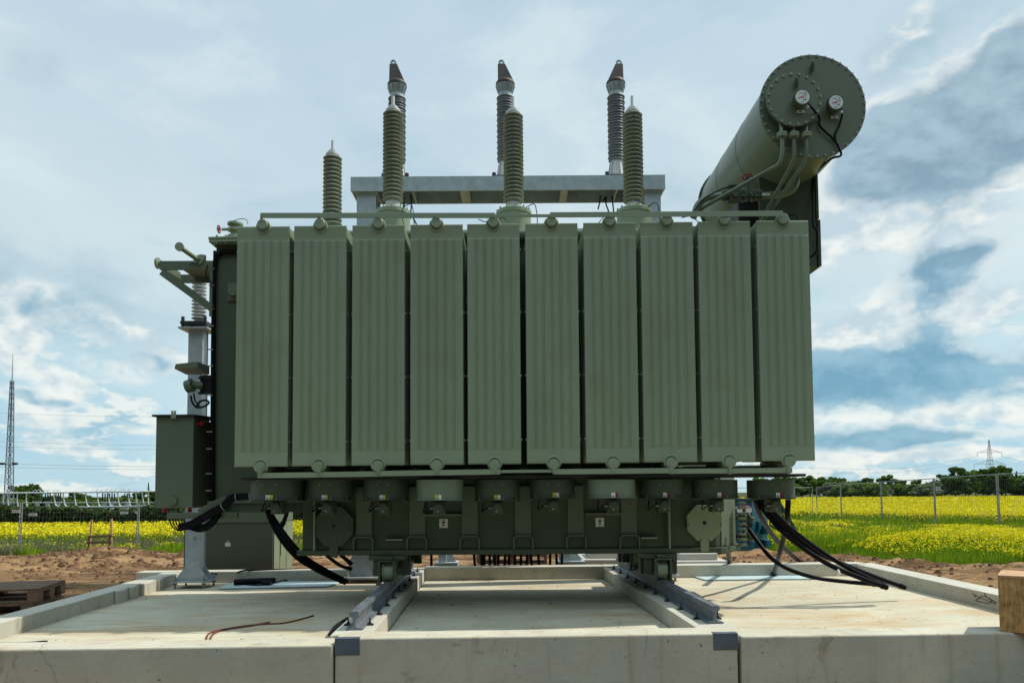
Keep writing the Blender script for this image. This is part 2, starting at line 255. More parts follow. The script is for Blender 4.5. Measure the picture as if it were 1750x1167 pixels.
# ------------------------------------------------------------------ mesh builder
ORG = {}
class MB:
    def __init__(s): s.v = []; s.f = []
    def add(s, vs, fs):
        o = len(s.v); s.v += [tuple(v) for v in vs]; s.f += [tuple(i + o for i in f) for f in fs]; return s
    def box(s, x0, x1, y0, y1, z0, z1):
        return s.add([(x0, y0, z0), (x1, y0, z0), (x1, y1, z0), (x0, y1, z0), (x0, y0, z1), (x1, y0, z1), (x1, y1, z1), (x0, y1, z1)],
                     [(0, 3, 2, 1), (4, 5, 6, 7), (0, 1, 5, 4), (1, 2, 6, 5), (2, 3, 7, 6), (3, 0, 4, 7)])
    def beam(s, p0, p1, w, h, up=(0, 0, 1)):
        p0 = Vector(p0); p1 = Vector(p1); d = (p1 - p0).normalized(); u = Vector(up)
        if abs(d.dot(u)) > .98: u = Vector((0, 1, 0))
        a = d.cross(u).normalized() * w / 2; b = a.cross(d).normalized() * h / 2
        vs = [p + q for p in (p0, p1) for q in (-a - b, a - b, a + b, -a + b)]
        return s.add(vs, [(0, 3, 2, 1), (4, 5, 6, 7), (0, 1, 5, 4), (1, 2, 6, 5), (2, 3, 7, 6), (3, 0, 4, 7)])
    def cyl(s, p0, p1, r0, r1=None, n=16):
        r1 = r0 if r1 is None else r1; p0 = Vector(p0); p1 = Vector(p1); d = (p1 - p0).normalized()
        a = d.orthogonal().normalized(); b = d.cross(a)
        vs = []
        for p, r in ((p0, r0), (p1, r1)):
            for i in range(n):
                t = 2 * math.pi * i / n; vs.append(p + a * r * math.cos(t) + b * r * math.sin(t))
        fs = [(i, (i + 1) % n, n + (i + 1) % n, n + i) for i in range(n)] + [tuple(range(n - 1, -1, -1)), tuple(range(n, 2 * n))]
        return s.add(vs, fs)
    def lathe(s, c, prof, n=24, axis=(0, 0, 1)):
        c = Vector(c); d = Vector(axis).normalized(); a = d.orthogonal().normalized(); b = d.cross(a); vs = []
        for r, h in prof:
            for i in range(n):
                t = 2 * math.pi * i / n; vs.append(c + d * h + a * r * math.cos(t) + b * r * math.sin(t))
        fs = []
        for k in range(len(prof) - 1):
            for i in range(n): fs.append((k * n + i, k * n + (i + 1) % n, (k + 1) * n + (i + 1) % n, (k + 1) * n + i))
        fs.append(tuple(range(n - 1, -1, -1))); m = (len(prof) - 1) * n; fs.append(tuple(range(m, m + n)))
        return s.add(vs, fs)
    def tube(s, pts, r, n=8, smooth=True, sub=6):
        pts = [Vector(p) for p in pts]
        if smooth and len(pts) > 2:
            q = [pts[0] * 2 - pts[1]] + pts + [pts[-1] * 2 - pts[-2]]; out = []
            for i in range(1, len(q) - 2):
                for k in range(sub):
                    t = k / sub; a, b, c, d = q[i - 1], q[i], q[i + 1], q[i + 2]
                    out.append(.5 * ((2 * b) + (c - a) * t + (2 * a - 5 * b + 4 * c - d) * t * t + (3 * b - a - 3 * c + d) * t ** 3))
            pts = out + [pts[-1]]
        m = len(pts); vs = []; a = None
        for i, p in enumerate(pts):
            d = (pts[min(i + 1, m - 1)] - pts[max(i - 1, 0)]).normalized()
            a = d.orthogonal().normalized() if a is None else (a - d * a.dot(d)).normalized()
            b = d.cross(a)
            for k in range(n): t = 2 * math.pi * k / n; vs.append(p + a * r * math.cos(t) + b * r * math.sin(t))
        fs = [(i * n + k, i * n + (k + 1) % n, (i + 1) * n + (k + 1) % n, (i + 1) * n + k) for i in range(m - 1) for k in range(n)]
        fs += [tuple(range(n - 1, -1, -1)), tuple(range((m - 1) * n, m * n))]
        return s.add(vs, fs)
    def prism(s, poly, p0, ex, ey, ext):          # polygon in plane (ex,ey) at p0, extruded by vector ext
        p0 = Vector(p0); ex = Vector(ex); ey = Vector(ey); ext = Vector(ext); n = len(poly)
        vs = [p0 + ex * a + ey * b for a, b in poly] + [p0 + ex * a + ey * b + ext for a, b in poly]
        fs = [tuple(range(n - 1, -1, -1)), tuple(range(n, 2 * n))] + [(i, (i + 1) % n, n + (i + 1) % n, n + i) for i in range(n)]
        return s.add(vs, fs)
    def torus(s, c, R_, r, axis=(0, 0, 1), n=20, k=8):
        c = Vector(c); d = Vector(axis).normalized(); a = d.orthogonal().normalized(); b = d.cross(a); vs = []
        for i in range(n):
            t = 2 * math.pi * i / n; u = a * math.cos(t) + b * math.sin(t)
            for j in range(k): q = 2 * math.pi * j / k; vs.append(c + u * (R_ + r * math.cos(q)) + d * r * math.sin(q))
        return s.add(vs, [(i * k + j, ((i + 1) % n) * k + j, ((i + 1) % n) * k + (j + 1) % k, i * k + (j + 1) % k) for i in range(n) for j in range(k)])
    def build(s, name, m, parent=None, bevel=0., smooth=False, origin=None):
        me = bpy.data.meshes.new(name)
        if parent is not None: o0 = ORG[parent.name]
        elif origin is not None: o0 = Vector(origin)
        else:
            a = np.array(s.v); o0 = Vector(((a[:, 0].min() + a[:, 0].max()) / 2, (a[:, 1].min() + a[:, 1].max()) / 2, a[:, 2].min()))
        me.from_pydata([(v[0] - o0[0], v[1] - o0[1], v[2] - o0[2]) for v in s.v], [], s.f); me.materials.append(m)
        import bmesh as bmm
        b = bmm.new(); b.from_mesh(me); bmm.ops.recalc_face_normals(b, faces=b.faces); b.to_mesh(me); b.free()
        o = bpy.data.objects.new(name, me); col.objects.link(o); ORG[o.name] = Vector(o0)
        if parent is not None: o.parent = parent
        else: o.location = o0
        if bevel:
            md = o.modifiers.new('bevel', 'BEVEL'); md.width = bevel; md.segments = 2; md.limit_method = 'ANGLE'; md.angle_limit = R(40)
        if smooth:
            me.polygons.foreach_set('use_smooth', [True] * len(me.polygons))
            try: me.set_sharp_from_angle(angle=R(38))
            except Exception: pass
        return o
def build_split(mb, name, m, parent, **k):      # one object per loose piece
    n = len(mb.v); par = list(range(n))
    def find(a):
        while par[a] != a: par[a] = par[par[a]]; a = par[a]
        return a
    for f in mb.f:
        for b in f[1:]: par[find(b)] = find(f[0])
    grp = {}
    for f in mb.f: grp.setdefault(find(f[0]), []).append(f)
    for g, fs in grp.items():
        ids = sorted({i for f in fs for i in f}); mp_ = {a: i for i, a in enumerate(ids)}
        q = MB(); q.v = [mb.v[i] for i in ids]; q.f = [tuple(mp_[i] for i in f) for f in fs]; q.build(name, m, parent, **k)
def empty(name, loc):
    o = bpy.data.objects.new(name, None); col.objects.link(o); o.location = loc; o.empty_display_size = .2; ORG[o.name] = Vector(loc); return o
def tag(o, label=None, cat=None, group=None, kind=None):
    if label: o['label'] = label
    if cat: o['category'] = cat
    if group: o['group'] = group
    if kind: o['kind'] = kind
    return o
def thing(name, loc, label, cat, group=None): return tag(empty(name, loc), label, cat, group)
def kids(o): return [c for c in list(col.objects) if c.parent == o]
KID = {}
def copy_tree(o, loc, rz=0., label=None, scale=None):
    def rec(a, par):
        c = a.copy(); col.objects.link(c)
        if par is not None: c.parent = par
        for k in a.children: rec(k, c)
        return c
    r = rec(o, None); r.location = loc; r.rotation_euler = (0, 0, rz)
    if scale is not None: r.scale = (scale,) * 3 if not isinstance(scale, tuple) else scale
    if label: r['label'] = label
    return r
def npobj(name, V, F, mats, midx=None, parent=None, loc=(0, 0, 0)):
    V = np.asarray(V, np.float32); F = np.asarray(F, np.int32); k = F.shape[1]
    me = bpy.data.meshes.new(name); me.vertices.add(len(V)); me.vertices.foreach_set('co', V.ravel())
    me.loops.add(F.size); me.loops.foreach_set('vertex_index', F.ravel()); me.polygons.add(len(F))
    me.polygons.foreach_set('loop_start', np.arange(0, F.size, k, dtype=np.int32))
    for m in mats: me.materials.append(m)
    if midx is not None: me.polygons.foreach_set('material_index', np.asarray(midx, np.int32))
    me.update(calc_edges=True)
    o = bpy.data.objects.new(name, me); col.objects.link(o); ORG[o.name] = Vector(loc)
    if parent is not None: o.parent = parent
    else: o.location = loc
    return o

# ------------------------------------------------------------------ terrain
def interp(y, pts):
    return np.interp(y, [p[0] for p in pts], [p[1] for p in pts])
LFT = [(-60, 1.6), (5, 1.45), (6, 1.17), (10.5, 1.15), (20, 1.75), (29, 2.3), (65, 3.0), (100, 3.3), (350, 3.8), (3000, 5)]
RGT = [(-60, 1.6), (5, 1.45), (6, 1.17), (10.5, 1.15), (13, 1.38), (18, 1.44), (26, 1.5), (41, 1.85), (100, 2.4), (350, 3.4), (3000, 5)]
BX = 0.033
def pit(u, v):        # local frame of the concrete basin -> world xy
    return (u - BX * v, v + BX * u)
def h_noise(x, y, seed, cell, n=3):
    out = np.zeros_like(x, dtype=float); amp = 1.; r = np.random.default_rng(seed)
    for k in range(n):
        T = r.random((64, 64)); gx = x / cell + r.random() * 50; gy = y / cell + r.random() * 50
        ix = np.floor(gx).astype(int); iy = np.floor(gy).astype(int); fx = gx - ix; fy = gy - iy
        fx = fx * fx * (3 - 2 * fx); fy = fy * fy * (3 - 2 * fy)
        a = T[ix % 64, iy % 64]; b = T[(ix + 1) % 64, iy % 64]; c = T[ix % 64, (iy + 1) % 64]; d = T[(ix + 1) % 64, (iy + 1) % 64]
        out += amp * ((a * (1 - fx) + b * fx) * (1 - fy) + (c * (1 - fx) + d * fx) * fy - .5); amp *= .5; cell *= .5
    return out
def ground_z(x, y, rough=True):
    x = np.asarray(x, float); y = np.asarray(y, float)
    t = np.clip((x + 6) / 14, 0, 1); t = t * t * (3 - 2 * t)
    z = CAMZ - (interp(y, LFT) * (1 - t) + interp(y, RGT) * t)
    if rough:
        k = np.clip((46 - y) / 12, 0, 1) * np.clip((y - 3) / 3, 0, 1)
        v = y - BX * x; u = x + BX * y
        near = np.clip(np.maximum(np.maximum(-4.9 - u, u - 5.4), v - 10.6) / 1.6, 0.0, 1)   # calmer right beside the kerbs
        lumps = np.abs(h_noise(x, y * 1.3, 3, 1.1, 3)) * .13 + np.abs(h_noise(x * .8, y * 1.4, 5, .42, 3)) * .13 * (h_noise(x, y, 15, 3., 2) > -.25) + np.maximum(h_noise(x, y * 1.2, 6, .2, 2), -.05) * .05 - .05
        ruts = (np.abs(((y + .35 * np.sin(x * .45) + .06 * x) % 1.9) - .95) < .22) * -.05 * (h_noise(x, y, 11, 1.5, 2) > -.1)
        gr = edge_mask(x, y)
        z = z + k * near * (lumps + ruts) * (1 - .75 * gr)
        # two soft spoil heaps
        z = z + .34 * np.exp(-(((x + 13.8) / 1.6) ** 2 + ((y - 25.3) / 1.0) ** 2))
        z = z + .22 * np.exp(-(((x + 9) / 3.0) ** 2 + ((y - 17.5) / 2.0) ** 2)) * (1 + h_noise(x, y, 8, .5, 3))
        z = z + .07 * np.exp(-((grass_d(x, y) + .35) / .5) ** 2) * (x > 3) * (1 + 1.6 * h_noise(x, y, 9, .45, 3))
        inside = (u > -4.75) & (u < 5.2) & (v > 5.25) & (v < 10.65)
        z = np.where(inside, .12, z)
    return z
def grass_d(x, y): return (np.asarray(x, float) - 6.65) * .917 + (np.asarray(y, float) - 16) * .398
def edge_y(x):        # near edge of the green
    x = np.asarray(x, float)
    right = np.interp(x, [2, 5.2, 6.0, 6.65, 8.3, 10, 13, 40], [19.2, 18.6, 17.3, 16, 12.2, 8.5, 4, 4]) + h_noise(x, x * 0, 21, .7, 3) * .8
    left = 27.4 + h_noise(x, x * 0, 22, 1.5, 3) * 1.4
    t = np.clip((x + 2) / 6, 0, 1)
    return left * (1 - t) + right * t
def edge_mask(x, y): return np.clip((y - edge_y(x)) / .8, 0, 1)
def spaced(a, b, st, grow, far):
    mid = list(np.arange(a, b, st)); s = st; up = []; v = b
    while v < far: up.append(v); s *= grow; v += s
    return mid, up, s
xm, xu, _ = spaced(-24, 20, .10, 1.16, 3200); s = .15; xl = []; v = -24 - .15
while v > -3200: xl.append(v); s *= 1.16; v -= s
xs = np.array(sorted(xl) + xm + xu)
ym, yu, _ = spaced(5.0, 30, .10, 1.05, 3200); s = .5; yl = []; v = 4.6
while v > -900: yl.append(v); s *= 1.3; v -= s
ys = np.array(sorted(yl) + ym + yu)
XX, YY = np.meshgrid(xs, ys, indexing='ij'); ZZ = ground_z(XX, YY)
nx, ny = XX.shape; I = np.arange(nx * ny).reshape(nx, ny)
F = np.stack([I[:-1, :-1], I[1:, :-1], I[1:, 1:], I[:-1, 1:]], -1).reshape(-1, 4)
def ground_material():
    m = bpy.data.materials.new('dirt_and_field_soil'); m.use_nodes = True; nt = m.node_tree; N, L = nt.nodes, nt.links
    b = N['Principled BSDF']; b.inputs['Roughness'].default_value = .95; b.inputs['Specular IOR Level'].default_value = .15
    g = N.new('ShaderNodeNewGeometry'); V = g.outputs['Position']
    def no(s, d=6, ro=.6, di=0, st=(1, 1, 1)):
        q = N.new('ShaderNodeMapping'); L.new(V, q.inputs[0]); q.inputs['Scale'].default_value = st
        n = N.new('ShaderNodeTexNoise'); L.new(q.outputs[0], n.inputs['Vector']); n.inputs['Scale'].default_value = s; n.inputs['Detail'].default_value = d; n.inputs['Roughness'].default_value = ro; n.inputs['Distortion'].default_value = di; return n.outputs['Fac']
    def rg(f, a, b_, lo=0., hi=1.):
        r = N.new('ShaderNodeMapRange'); L.new(f, r.inputs[0]); r.inputs[1].default_value = a; r.inputs[2].default_value = b_; r.inputs[3].default_value = lo; r.inputs[4].default_value = hi; return r.outputs[0]
    def mx(f, a, c):
        q = N.new('ShaderNodeMix'); q.data_type = 'RGBA'; L.new(f, q.inputs[0]) if not isinstance(f, float) else None
        for k, v in ((6, a), (7, c)):
            if isinstance(v, tuple): q.inputs[k].default_value = (*v, 1)
            else: L.new(v, q.inputs[k])
        return q.outputs[2]
    c = mx(rg(no(.5, 8, .68, .8, (.6, 1.8, 1)), .42, .58), (.43, .26, .125), (.15, .080, .036))
    c = mx(rg(no(2.6, 9, .75, .5, (.7, 1.6, 1)), .50, .62, 0, .85), c, (.075, .047, .025))
    c = mx(rg(no(14, 5, .7), .58, .72, 0, .6), c, (.52, .38, .25))
    c = mx(rg(no(1.1, 6, .6, 0, (.5, 2.5, 1)), .62, .70, 0, .5), c, (.55, .42, .29))
    at = N.new('ShaderNodeAttribute'); at.attribute_name = 'green'
    sy = N.new('ShaderNodeSeparateXYZ'); L.new(V, sy.inputs[0]); c = mx(rg(sy.outputs[1], 4.9, 4.2), c, (.11, .095, .07))  # unseen soil before the front wall, darkened to cut bounce light
    soil = mx(rg(no(2, 6, .6), .4, .6), (.055, .045, .022), (.06, .085, .02))
    c = mx(at.outputs['Fac'], c, soil)
    L.new(c, b.inputs['Base Color'])
    bp = N.new('ShaderNodeBump'); bp.inputs['Strength'].default_value = 1.0; bp.inputs['Distance'].default_value = .12
    L.new(no(5, 9, .75, .4), bp.inputs['Height']); L.new(bp.outputs[0], b.inputs['Normal'])
    return m
gnd = npobj('ground', np.stack([XX, YY, ZZ], -1).reshape(-1, 3), F, [ground_material()])
tag(gnd, 'sandy brown churned site soil around the basin, running out under the fields', kind='structure')
gnd.data.polygons.foreach_set('use_smooth', [True] * len(gnd.data.polygons))
at = gnd.data.attributes.new('green', 'FLOAT', 'POINT'); at.data.foreach_set('value', np.clip((YY - edge_y(XX) + .2) / 1.0, 0, 1).ravel().astype(np.float32))

# ------------------------------------------------------------------ concrete basin
HF, HK = CAMZ - 1.19, CAMZ - 1.02       # floor level, kerb level
def pbox(mb, u0, u1, v0, v1, z0, z1):
    a = [pit(u0, v0), pit(u1, v0), pit(u1, v1), pit(u0, v1)]
    return mb.add([(*p, z0) for p in a] + [(*p, z1) for p in a], [(0, 3, 2, 1), (4, 5, 6, 7), (0, 1, 5, 4), (1, 2, 6, 5), (2, 3, 7, 6), (3, 0, 4, 7)])
def uof(x, y): return x + BX * y
def vof(x, y): return y - BX * x
V0 = 5.335; V1 = 5.585
ULW, URW = uof(-1.262, 5.3), uof(1.615, 5.4)      # gaps between the front wall segments
BLi, BRi = uof(-1.075, 6.0), uof(1.40, 6.0)         # inner faces of the rail plinths
BLo, BRo = BLi - .30, BRi + .31
VB = 10.27
# floor plates, butted with real joints
def floorplate(u0, u1, v0, v1, z, name, lab):
    m = MB(); pbox(m, u0, u1, v0, v1, .15, z); o = m.build(name, M['slab'], bevel=.006); tag(o, lab, kind='structure'); return o
zf = HF
for k, (u0, u1) in enumerate(((-4.7, BLo - .004), (BLi + .012, BRi - .012), (BRo + .004, 5.1))):
    for j, (v0, v1) in enumerate(((V1 - .05, 7.99), (8.005, VB + .1))):
        floorplate(u0, u1, v0, v1, zf - .003 * j - .002 * (k == 1), 'pit_floor', 'dusty concrete floor plate of the transformer basin, ' + ('left bay', 'middle bay between the rails', 'right bay')[k])
def cwall(name, boxes, m, lab, bevel=.012):
    mb = MB(); [pbox(mb, *b) for b in boxes]; return tag(mb.build(name, m, bevel=bevel), lab, 'wall')
ZL, ZR = CAMZ - 1.062, CAMZ - 1.042
wl = cwall('front_wall', [(-6.2, ULW - .012, V0 - .02, V1 - .0, -.4, ZL)], M['wall'], 'left segment of the pale concrete front wall, stained brown near its right end')
wm = cwall('front_wall', [(ULW, URW, V0, V1 + .0, -.4, HK)], M['wall'], 'middle segment of the concrete front wall between two dark steel corner plates')
wr = cwall('front_wall', [(URW + .022, 6.4, V0 - .01, V1, -.4, ZR)], M['wall'], 'right segment of the concrete front wall carrying the chipboard crate')
# dark steel bearing plates let into the wall at the ends of the plinths
for u0, u1, nm in ((ULW - .001, ULW + .175, 'left'), (URW - .178, URW + .001, 'right')):
    mb = MB(); pbox(mb, u0, u1, V0 - .006, V0 + .05, HK - .115, HK + .004)
    tag(mb.build('bearing_plate', M['galv_dk'], bevel=.003), 'dark steel plate let into the front wall at the end of the %s rail plinth' % nm, 'steel plate', 'steel plates in the front wall')
# plinths under the rails
ZP = CAMZ - 1.045
for (u0, u1, nm) in ((BLo, BLi, 'left'), (BRi, BRo, 'right')):
    mb = MB(); pbox(mb, u0, u1, V1 + .002, 8.85, .2, ZP); pbox(mb, u0 + .0, u1 + .0, 8.862, VB + .02, .2, ZP)
    if nm == 'left': pbox(mb, u1 + .001, u1 + .012, 9.05, 9.16, .2, ZP - .002); pbox(mb, u1 + .001, u1 + .012, 9.5, 9.56, .2, ZP - .002)
    tag(mb.build('rail_plinth', M['kerb'], bevel=.008), 'long concrete plinth carrying the %s crane rail' % nm, 'plinth', 'plinths under the rails')
# side and back kerbs
def line_kerb(p0, p1, w, z0, z1, name, lab, extra=(), out=-1):
    p0 = Vector((*p0, 0)); p1 = Vector((*p1, 0)); d = (p1 - p0).normalized(); n = Vector((-d.y, d.x, 0)) * out
    mb = MB(); a = [p0, p1, p1 + n * w, p0 + n * w]
    mb.add([(q.x, q.y, z0) for q in a] + [(q.x, q.y, z1) for q in a], [(0, 3, 2, 1), (4, 5, 6, 7), (0, 1, 5, 4), (1, 2, 6, 5), (2, 3, 7, 6), (3, 0, 4, 7)])
    for t0, t1, pr in extra:
        q0 = p0 + d * t0; q1 = p0 + d * t1; a = [q0 - n * pr, q1 - n * pr, q1 - n * .001, q0 - n * .001]
        mb.add([(q.x, q.y, z0) for q in a] + [(q.x, q.y, z1 - .004) for q in a], [(0, 3, 2, 1), (4, 5, 6, 7), (0, 1, 5, 4), (1, 2, 6, 5), (2, 3, 7, 6), (3, 0, 4, 7)])
    return tag(mb.build(name, M['kerb'], bevel=.008), lab, 'kerb')
line_kerb((-4.22, 5.3), (-4.53, 10.22), .24, .1, CAMZ - 1.05, 'side_kerb', 'left concrete kerb of the basin with short thickened joints beside the post', ((2.95, 3.2, .035), (3.28, 3.42, .05), (3.6, 4.0, .03), (4.02, 4.2, .05)), out=1)
line_kerb((4.70, 5.45), (4.82, 10.62), .30, .1, CAMZ - 1.03, 'side_kerb', 'right concrete kerb of the basin with scribbled black marks near the crate', out=-1)
bkL = [(-4.78, BLi - .005, 'left'), (BLi + .001, BRi - .001, 'middle'), (BRi + .005, 5.3, 'right')]
for u0, u1, nm in bkL:
    mb = MB(); pbox(mb, u0, u1, VB, VB + .25, .1, HK - (.02 if nm == 'left' else 0)); tag(mb.build('back_kerb', M['kerb'], bevel=.008), '%s stretch of the concrete kerb along the far edge of the basin' % nm, 'kerb')
# scribbles on the right kerb
mb = MB()
kd = Vector((.12, 5.17, 0)).normalized()
def kp(px, py):   # point on the inner face of the right kerb
    d = ray(px, py); n = Vector((-kd.y, kd.x, 0)); o = Vector((4.70, 5.45, 0)) + n * .003; c0 = Vector((0, 0, CAMZ)); t = (o - c0).dot(n) / d.dot(n); return c0 + d * t
for pts in (((1666, 1016), (1678, 1022), (1700, 1030), (1698, 1031)), ((1667, 1025), (1674, 1021), (1680, 1018), (1694, 1024), (1690, 1030), (1668, 1026)), ((1682, 1013), (1688, 1021), (1704, 1029)), ((1661, 1013), (1668, 1020))):
    mb.tube([kp(*p) for p in pts], .0035, 5)
kids_r = mb.build('marker_scribble', M['blackmark']); tag(kids_r, 'black marker scribble on the inner face of the right kerb', 'scribble')
# rails
def rail_profile():
    half = [(0, .142), (.031, .142), (.037, .134), (.037, .108), (.028, .098), (.012, .090), (.011, .032), (.024, .020), (.066, .012), (.067, .0), (0, 0)]
    return half[1:-1], half
def make_rail(uc, v0, v1, lab):
    hp, _ = rail_profile(); prof = hp + [(-a, b) for a, b in reversed(hp)]
    x0, y0 = pit(uc, v0); x1, y1 = pit(uc, v1); d = Vector((x1 - x0, y1 - y0, 0)); n = d.normalized(); e = Vector((n.y, -n.x, 0))
    mb = MB(); mb.prism(prof, (x0, y0, ZP + .001), e, (0, 0, 1), d)
    r = mb.build('crane_rail', M['rail'], origin=(x0, y0, ZP), bevel=.002); tag(r, lab, 'rail', 'steel rails under the transformer')
    L_ = d.length; k = int((L_ - .25) / .50)
    for s_ in (-1, 1):
        for i in range(k + 1):
            c = Vector((x0, y0, ZP)) + n * (.22 + i * .50) + e * s_ * .086
            b = MB(); q0 = c - n * .022; b.beam(q0 + Vector((0, 0, .006)), q0 + n * .044 + Vector((0, 0, .006)), .055, .012)
            b.cyl(c + Vector((0, 0, .0125)), c + Vector((0, 0, .026)), .014, .014, 6); b.cyl(c + Vector((0, 0, .026)), c + Vector((0, 0, .060)), .007, .006, 8)
            b.build('rail_clip', M['darkmetal'], r)
    return r
RLu, RRu = uof(-1.222, 5.75), uof(1.60, 5.9)
make_rail(RLu, 5.78, 10.2, 'left galvanised crane rail with worn top on its concrete plinth')
make_rail(RRu, 5.86, 10.2, 'right galvanised crane rail with a clean cut end on its plinth')
# pale blue cover strips by the far kerb
def cover(pts, lab):
    mb = MB(); z = HF + .004
    mb.add([(*p, z) for p in pts] + [(*p, z + .012) for p in pts], [(0, 3, 2, 1), (4, 5, 6, 7), (0, 1, 5, 4), (1, 2, 6, 5), (2, 3, 7, 6), (3, 0, 4, 7)])
    return tag(mb.build('floor_cover', M['frp']), lab, 'cover sheet', 'pale blue cover sheets')
def fp(px, py, z=None):      # point on the basin floor under a pixel
    z = HF if z is None else z; d = ray(px, py); t = (z - CAMZ) / d.z; return Vector((d.x * t, d.y * t, z))
def q4(*pp): return [(fp(*p).x, fp(*p).y) for p in pp]
cover(q4((372, 1007), (560, 1003), (590, 994), (400, 996)), 'crumpled pale blue sheet on the left bay floor under the black hose')
cover(q4((1205, 992), (1395, 990), (1370, 984.5), (1182, 985)), 'pale blue sheet on the right bay floor along the far kerb')

# ------------------------------------------------------------------ power transformer
T = thing('power_transformer', (0, 8.4, HF), 'large green oil filled power transformer with ten radiators standing on rails', 'transformer')
G = M['green']; YR = 7.0; YT = 7.75
S8 = lambda Y: Y / FPX
# tank: body with chamfered right end, stiffeners, base flange, cover
tz0, tz1 = CAMZ - .60, GZ(412, 7.9, 400)
TXL = GX(517, YT, 900)
outl = [(TXL, YT), (2.12, YT), (2.17, 7.78), (2.44, 8.16), (2.52, 8.5), (2.52, 8.95), (2.2, 9.25), (TXL, 9.25)]
def plan(mb, poly, z0, z1):
    n = len(poly); return mb.add([(*p, z0) for p in poly] + [(*p, z1) for p in poly], [tuple(range(n - 1, -1, -1)), tuple(range(n, 2 * n))] + [(i, (i + 1) % n, n + (i + 1) % n, n + i) for i in range(n)])
def off(poly, d):
    c = Vector((.1, 8.5)); out = []
    for p in poly: q = Vector(p) - c; out.append((c.x + q.x + math.copysign(d, q.x), c.y + q.y + math.copysign(d, q.y)))
    return out
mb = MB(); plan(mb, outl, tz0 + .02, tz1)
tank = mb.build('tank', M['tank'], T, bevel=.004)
mb = MB(); plan(mb, [(2.19, 7.79), (2.447, 8.15), (2.53, 8.5), (2.53, 8.95), (2.2, 9.0)], tz0 + .021, tz1 - .01); mb.build('lit_end_skin', M['green_dark'], tank, bevel=.004)  # added skin in a lighter tone, painting sunlight onto the tank end
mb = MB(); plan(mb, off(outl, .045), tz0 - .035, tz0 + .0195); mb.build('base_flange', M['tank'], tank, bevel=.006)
mb = MB(); plan(mb, off([(-3.24, 7.98)] + [(TXL, 7.9)] + outl[1:-1] + [(TXL, 9.25), (-3.24, 9.2)], .05), tz1, tz1 + .03)
plan(mb, off([(-3.24, 7.98)] + [(TXL, 7.9)] + outl[1:-1] + [(TXL, 9.25), (-3.24, 9.2)], .055), tz1 + .034, tz1 + .058)
mb.build('cover', G, tank, bevel=.003)
# stiffener boxes on the front wall (lighter flat posts) with lower open brackets
zb = GZ(948, YT); ztop = GZ(848, YT)
for cx in (0, 1, 2, 3, 4):
    px = (622, 713, 803, 894, 984, 1075)[cx + 0]
for px in (622, 713, 803, 894, 984, 1075):
    x = GX(px, YT - .03, 900); mb = MB(); mb.box(x - .083, x + .083, YT - .035, YT - .002, GZ(915, YT), GZ(830, YT)); mb.build('stiffener', M['green_dark'], tank, bevel=.004)
    mb = MB(); a, b, zt, z0 = x - .105, x + .105, GZ(914, YT), tz0 + .02; w = .012
    prof = [(a, z0), (a, zt - .03), (a + .03, zt), (b - .03, zt), (b, zt - .03), (b, z0), (b - w, z0), (b - w, zt - .036), (b - .036, zt - w), (a + .036, zt - w), (a + w, zt - .036), (a + w, z0)]
    mb.prism(prof, (0, YT - .003, 0), (1, 0, 0), (0, 0, 1), (0, -.075, 0)); mb.build('bracket_frame', M['green_dark'], tank)
for px in (541, 1141):
    x = GX(px, YT, 900); mb = MB(); mb.box(x - .008, x + .008, YT - .1, YT - .002, tz0 + .021, GZ(850, YT)); mb.build('rib', G, tank)
for x0, x1 in ((662, 690), (1093, 1120)):
    mb = MB(); mb.box(GX(x0, YT, 920), GX(x1, YT, 920), YT - .09, YT - .002, GZ(921, YT), GZ(918.5, YT)); mb.build('ledge', G, tank)
for x0, x1 in ((724, 790), (1000, 1062)):
    mb = MB(); mb.box(GX(x0, YT, 880), GX(x1, YT, 880), YT - .06, YT - .002, GZ(881, YT), GZ(877, YT)); mb.build('ledge', M['green_dark'], tank)
def octo(px, py, r, yy, tail, m):
    c = P(px, py, yy); k = [22.5 + 45 * i for i in range(8)]
    poly = [(r * math.cos(R(a)), r * 1.02 * math.sin(R(a))) for a in k]
    mb = MB(); mb.prism(poly, c, (1, 0, 0), (0, 0, 1), (0, -.022, 0))
    pl = mb.build('lifting_plate', m, tank, bevel=.003)
    mb = MB(); mb.prism([(-.045, -r * .9), (.045, -r * .9), (.04, -r - .10), (-.04, -r - .10)], c + Vector((0, .002, 0)), (1, 0, 0), (0, 0, 1), (0, -.020, 0)); mb.build('plate_tail', m, tank)
    mb = MB(); mb.cyl(c + Vector((0, -.0225, 0)), c + Vector((0, -.026, 0)), .021, .021, 20)
    for a, rr in ((190, .17), (182, .17), (-10, .17), (-2, .17), (258, .175), (282, .175), (45, .17), (52, .17)):
        mb.cyl(c + Vector((rr * math.cos(R(a)), -.0225, rr * math.sin(R(a)))), c + Vector((rr * math.cos(R(a)), -.026, rr * math.sin(R(a)))), .007, .007, 8)
    mb.build('bolt_holes', M['blackmark'], tank)
octo(571, 899, .215, YT - .06, 1, M['tank']); octo(1203, 893, .195, YT - .05, 1, G)  # right plate in a lighter copy of the paint, imitating stronger light
mb = MB()          # lugs down the right end edge
for i in range(9): z = GZ(862 + 9 * i, 8.0); mb.box(2.46, 2.53, 8.02, 8.10, z - .012, z + .012)
build_split(mb, 'edge_lug', G, tank)
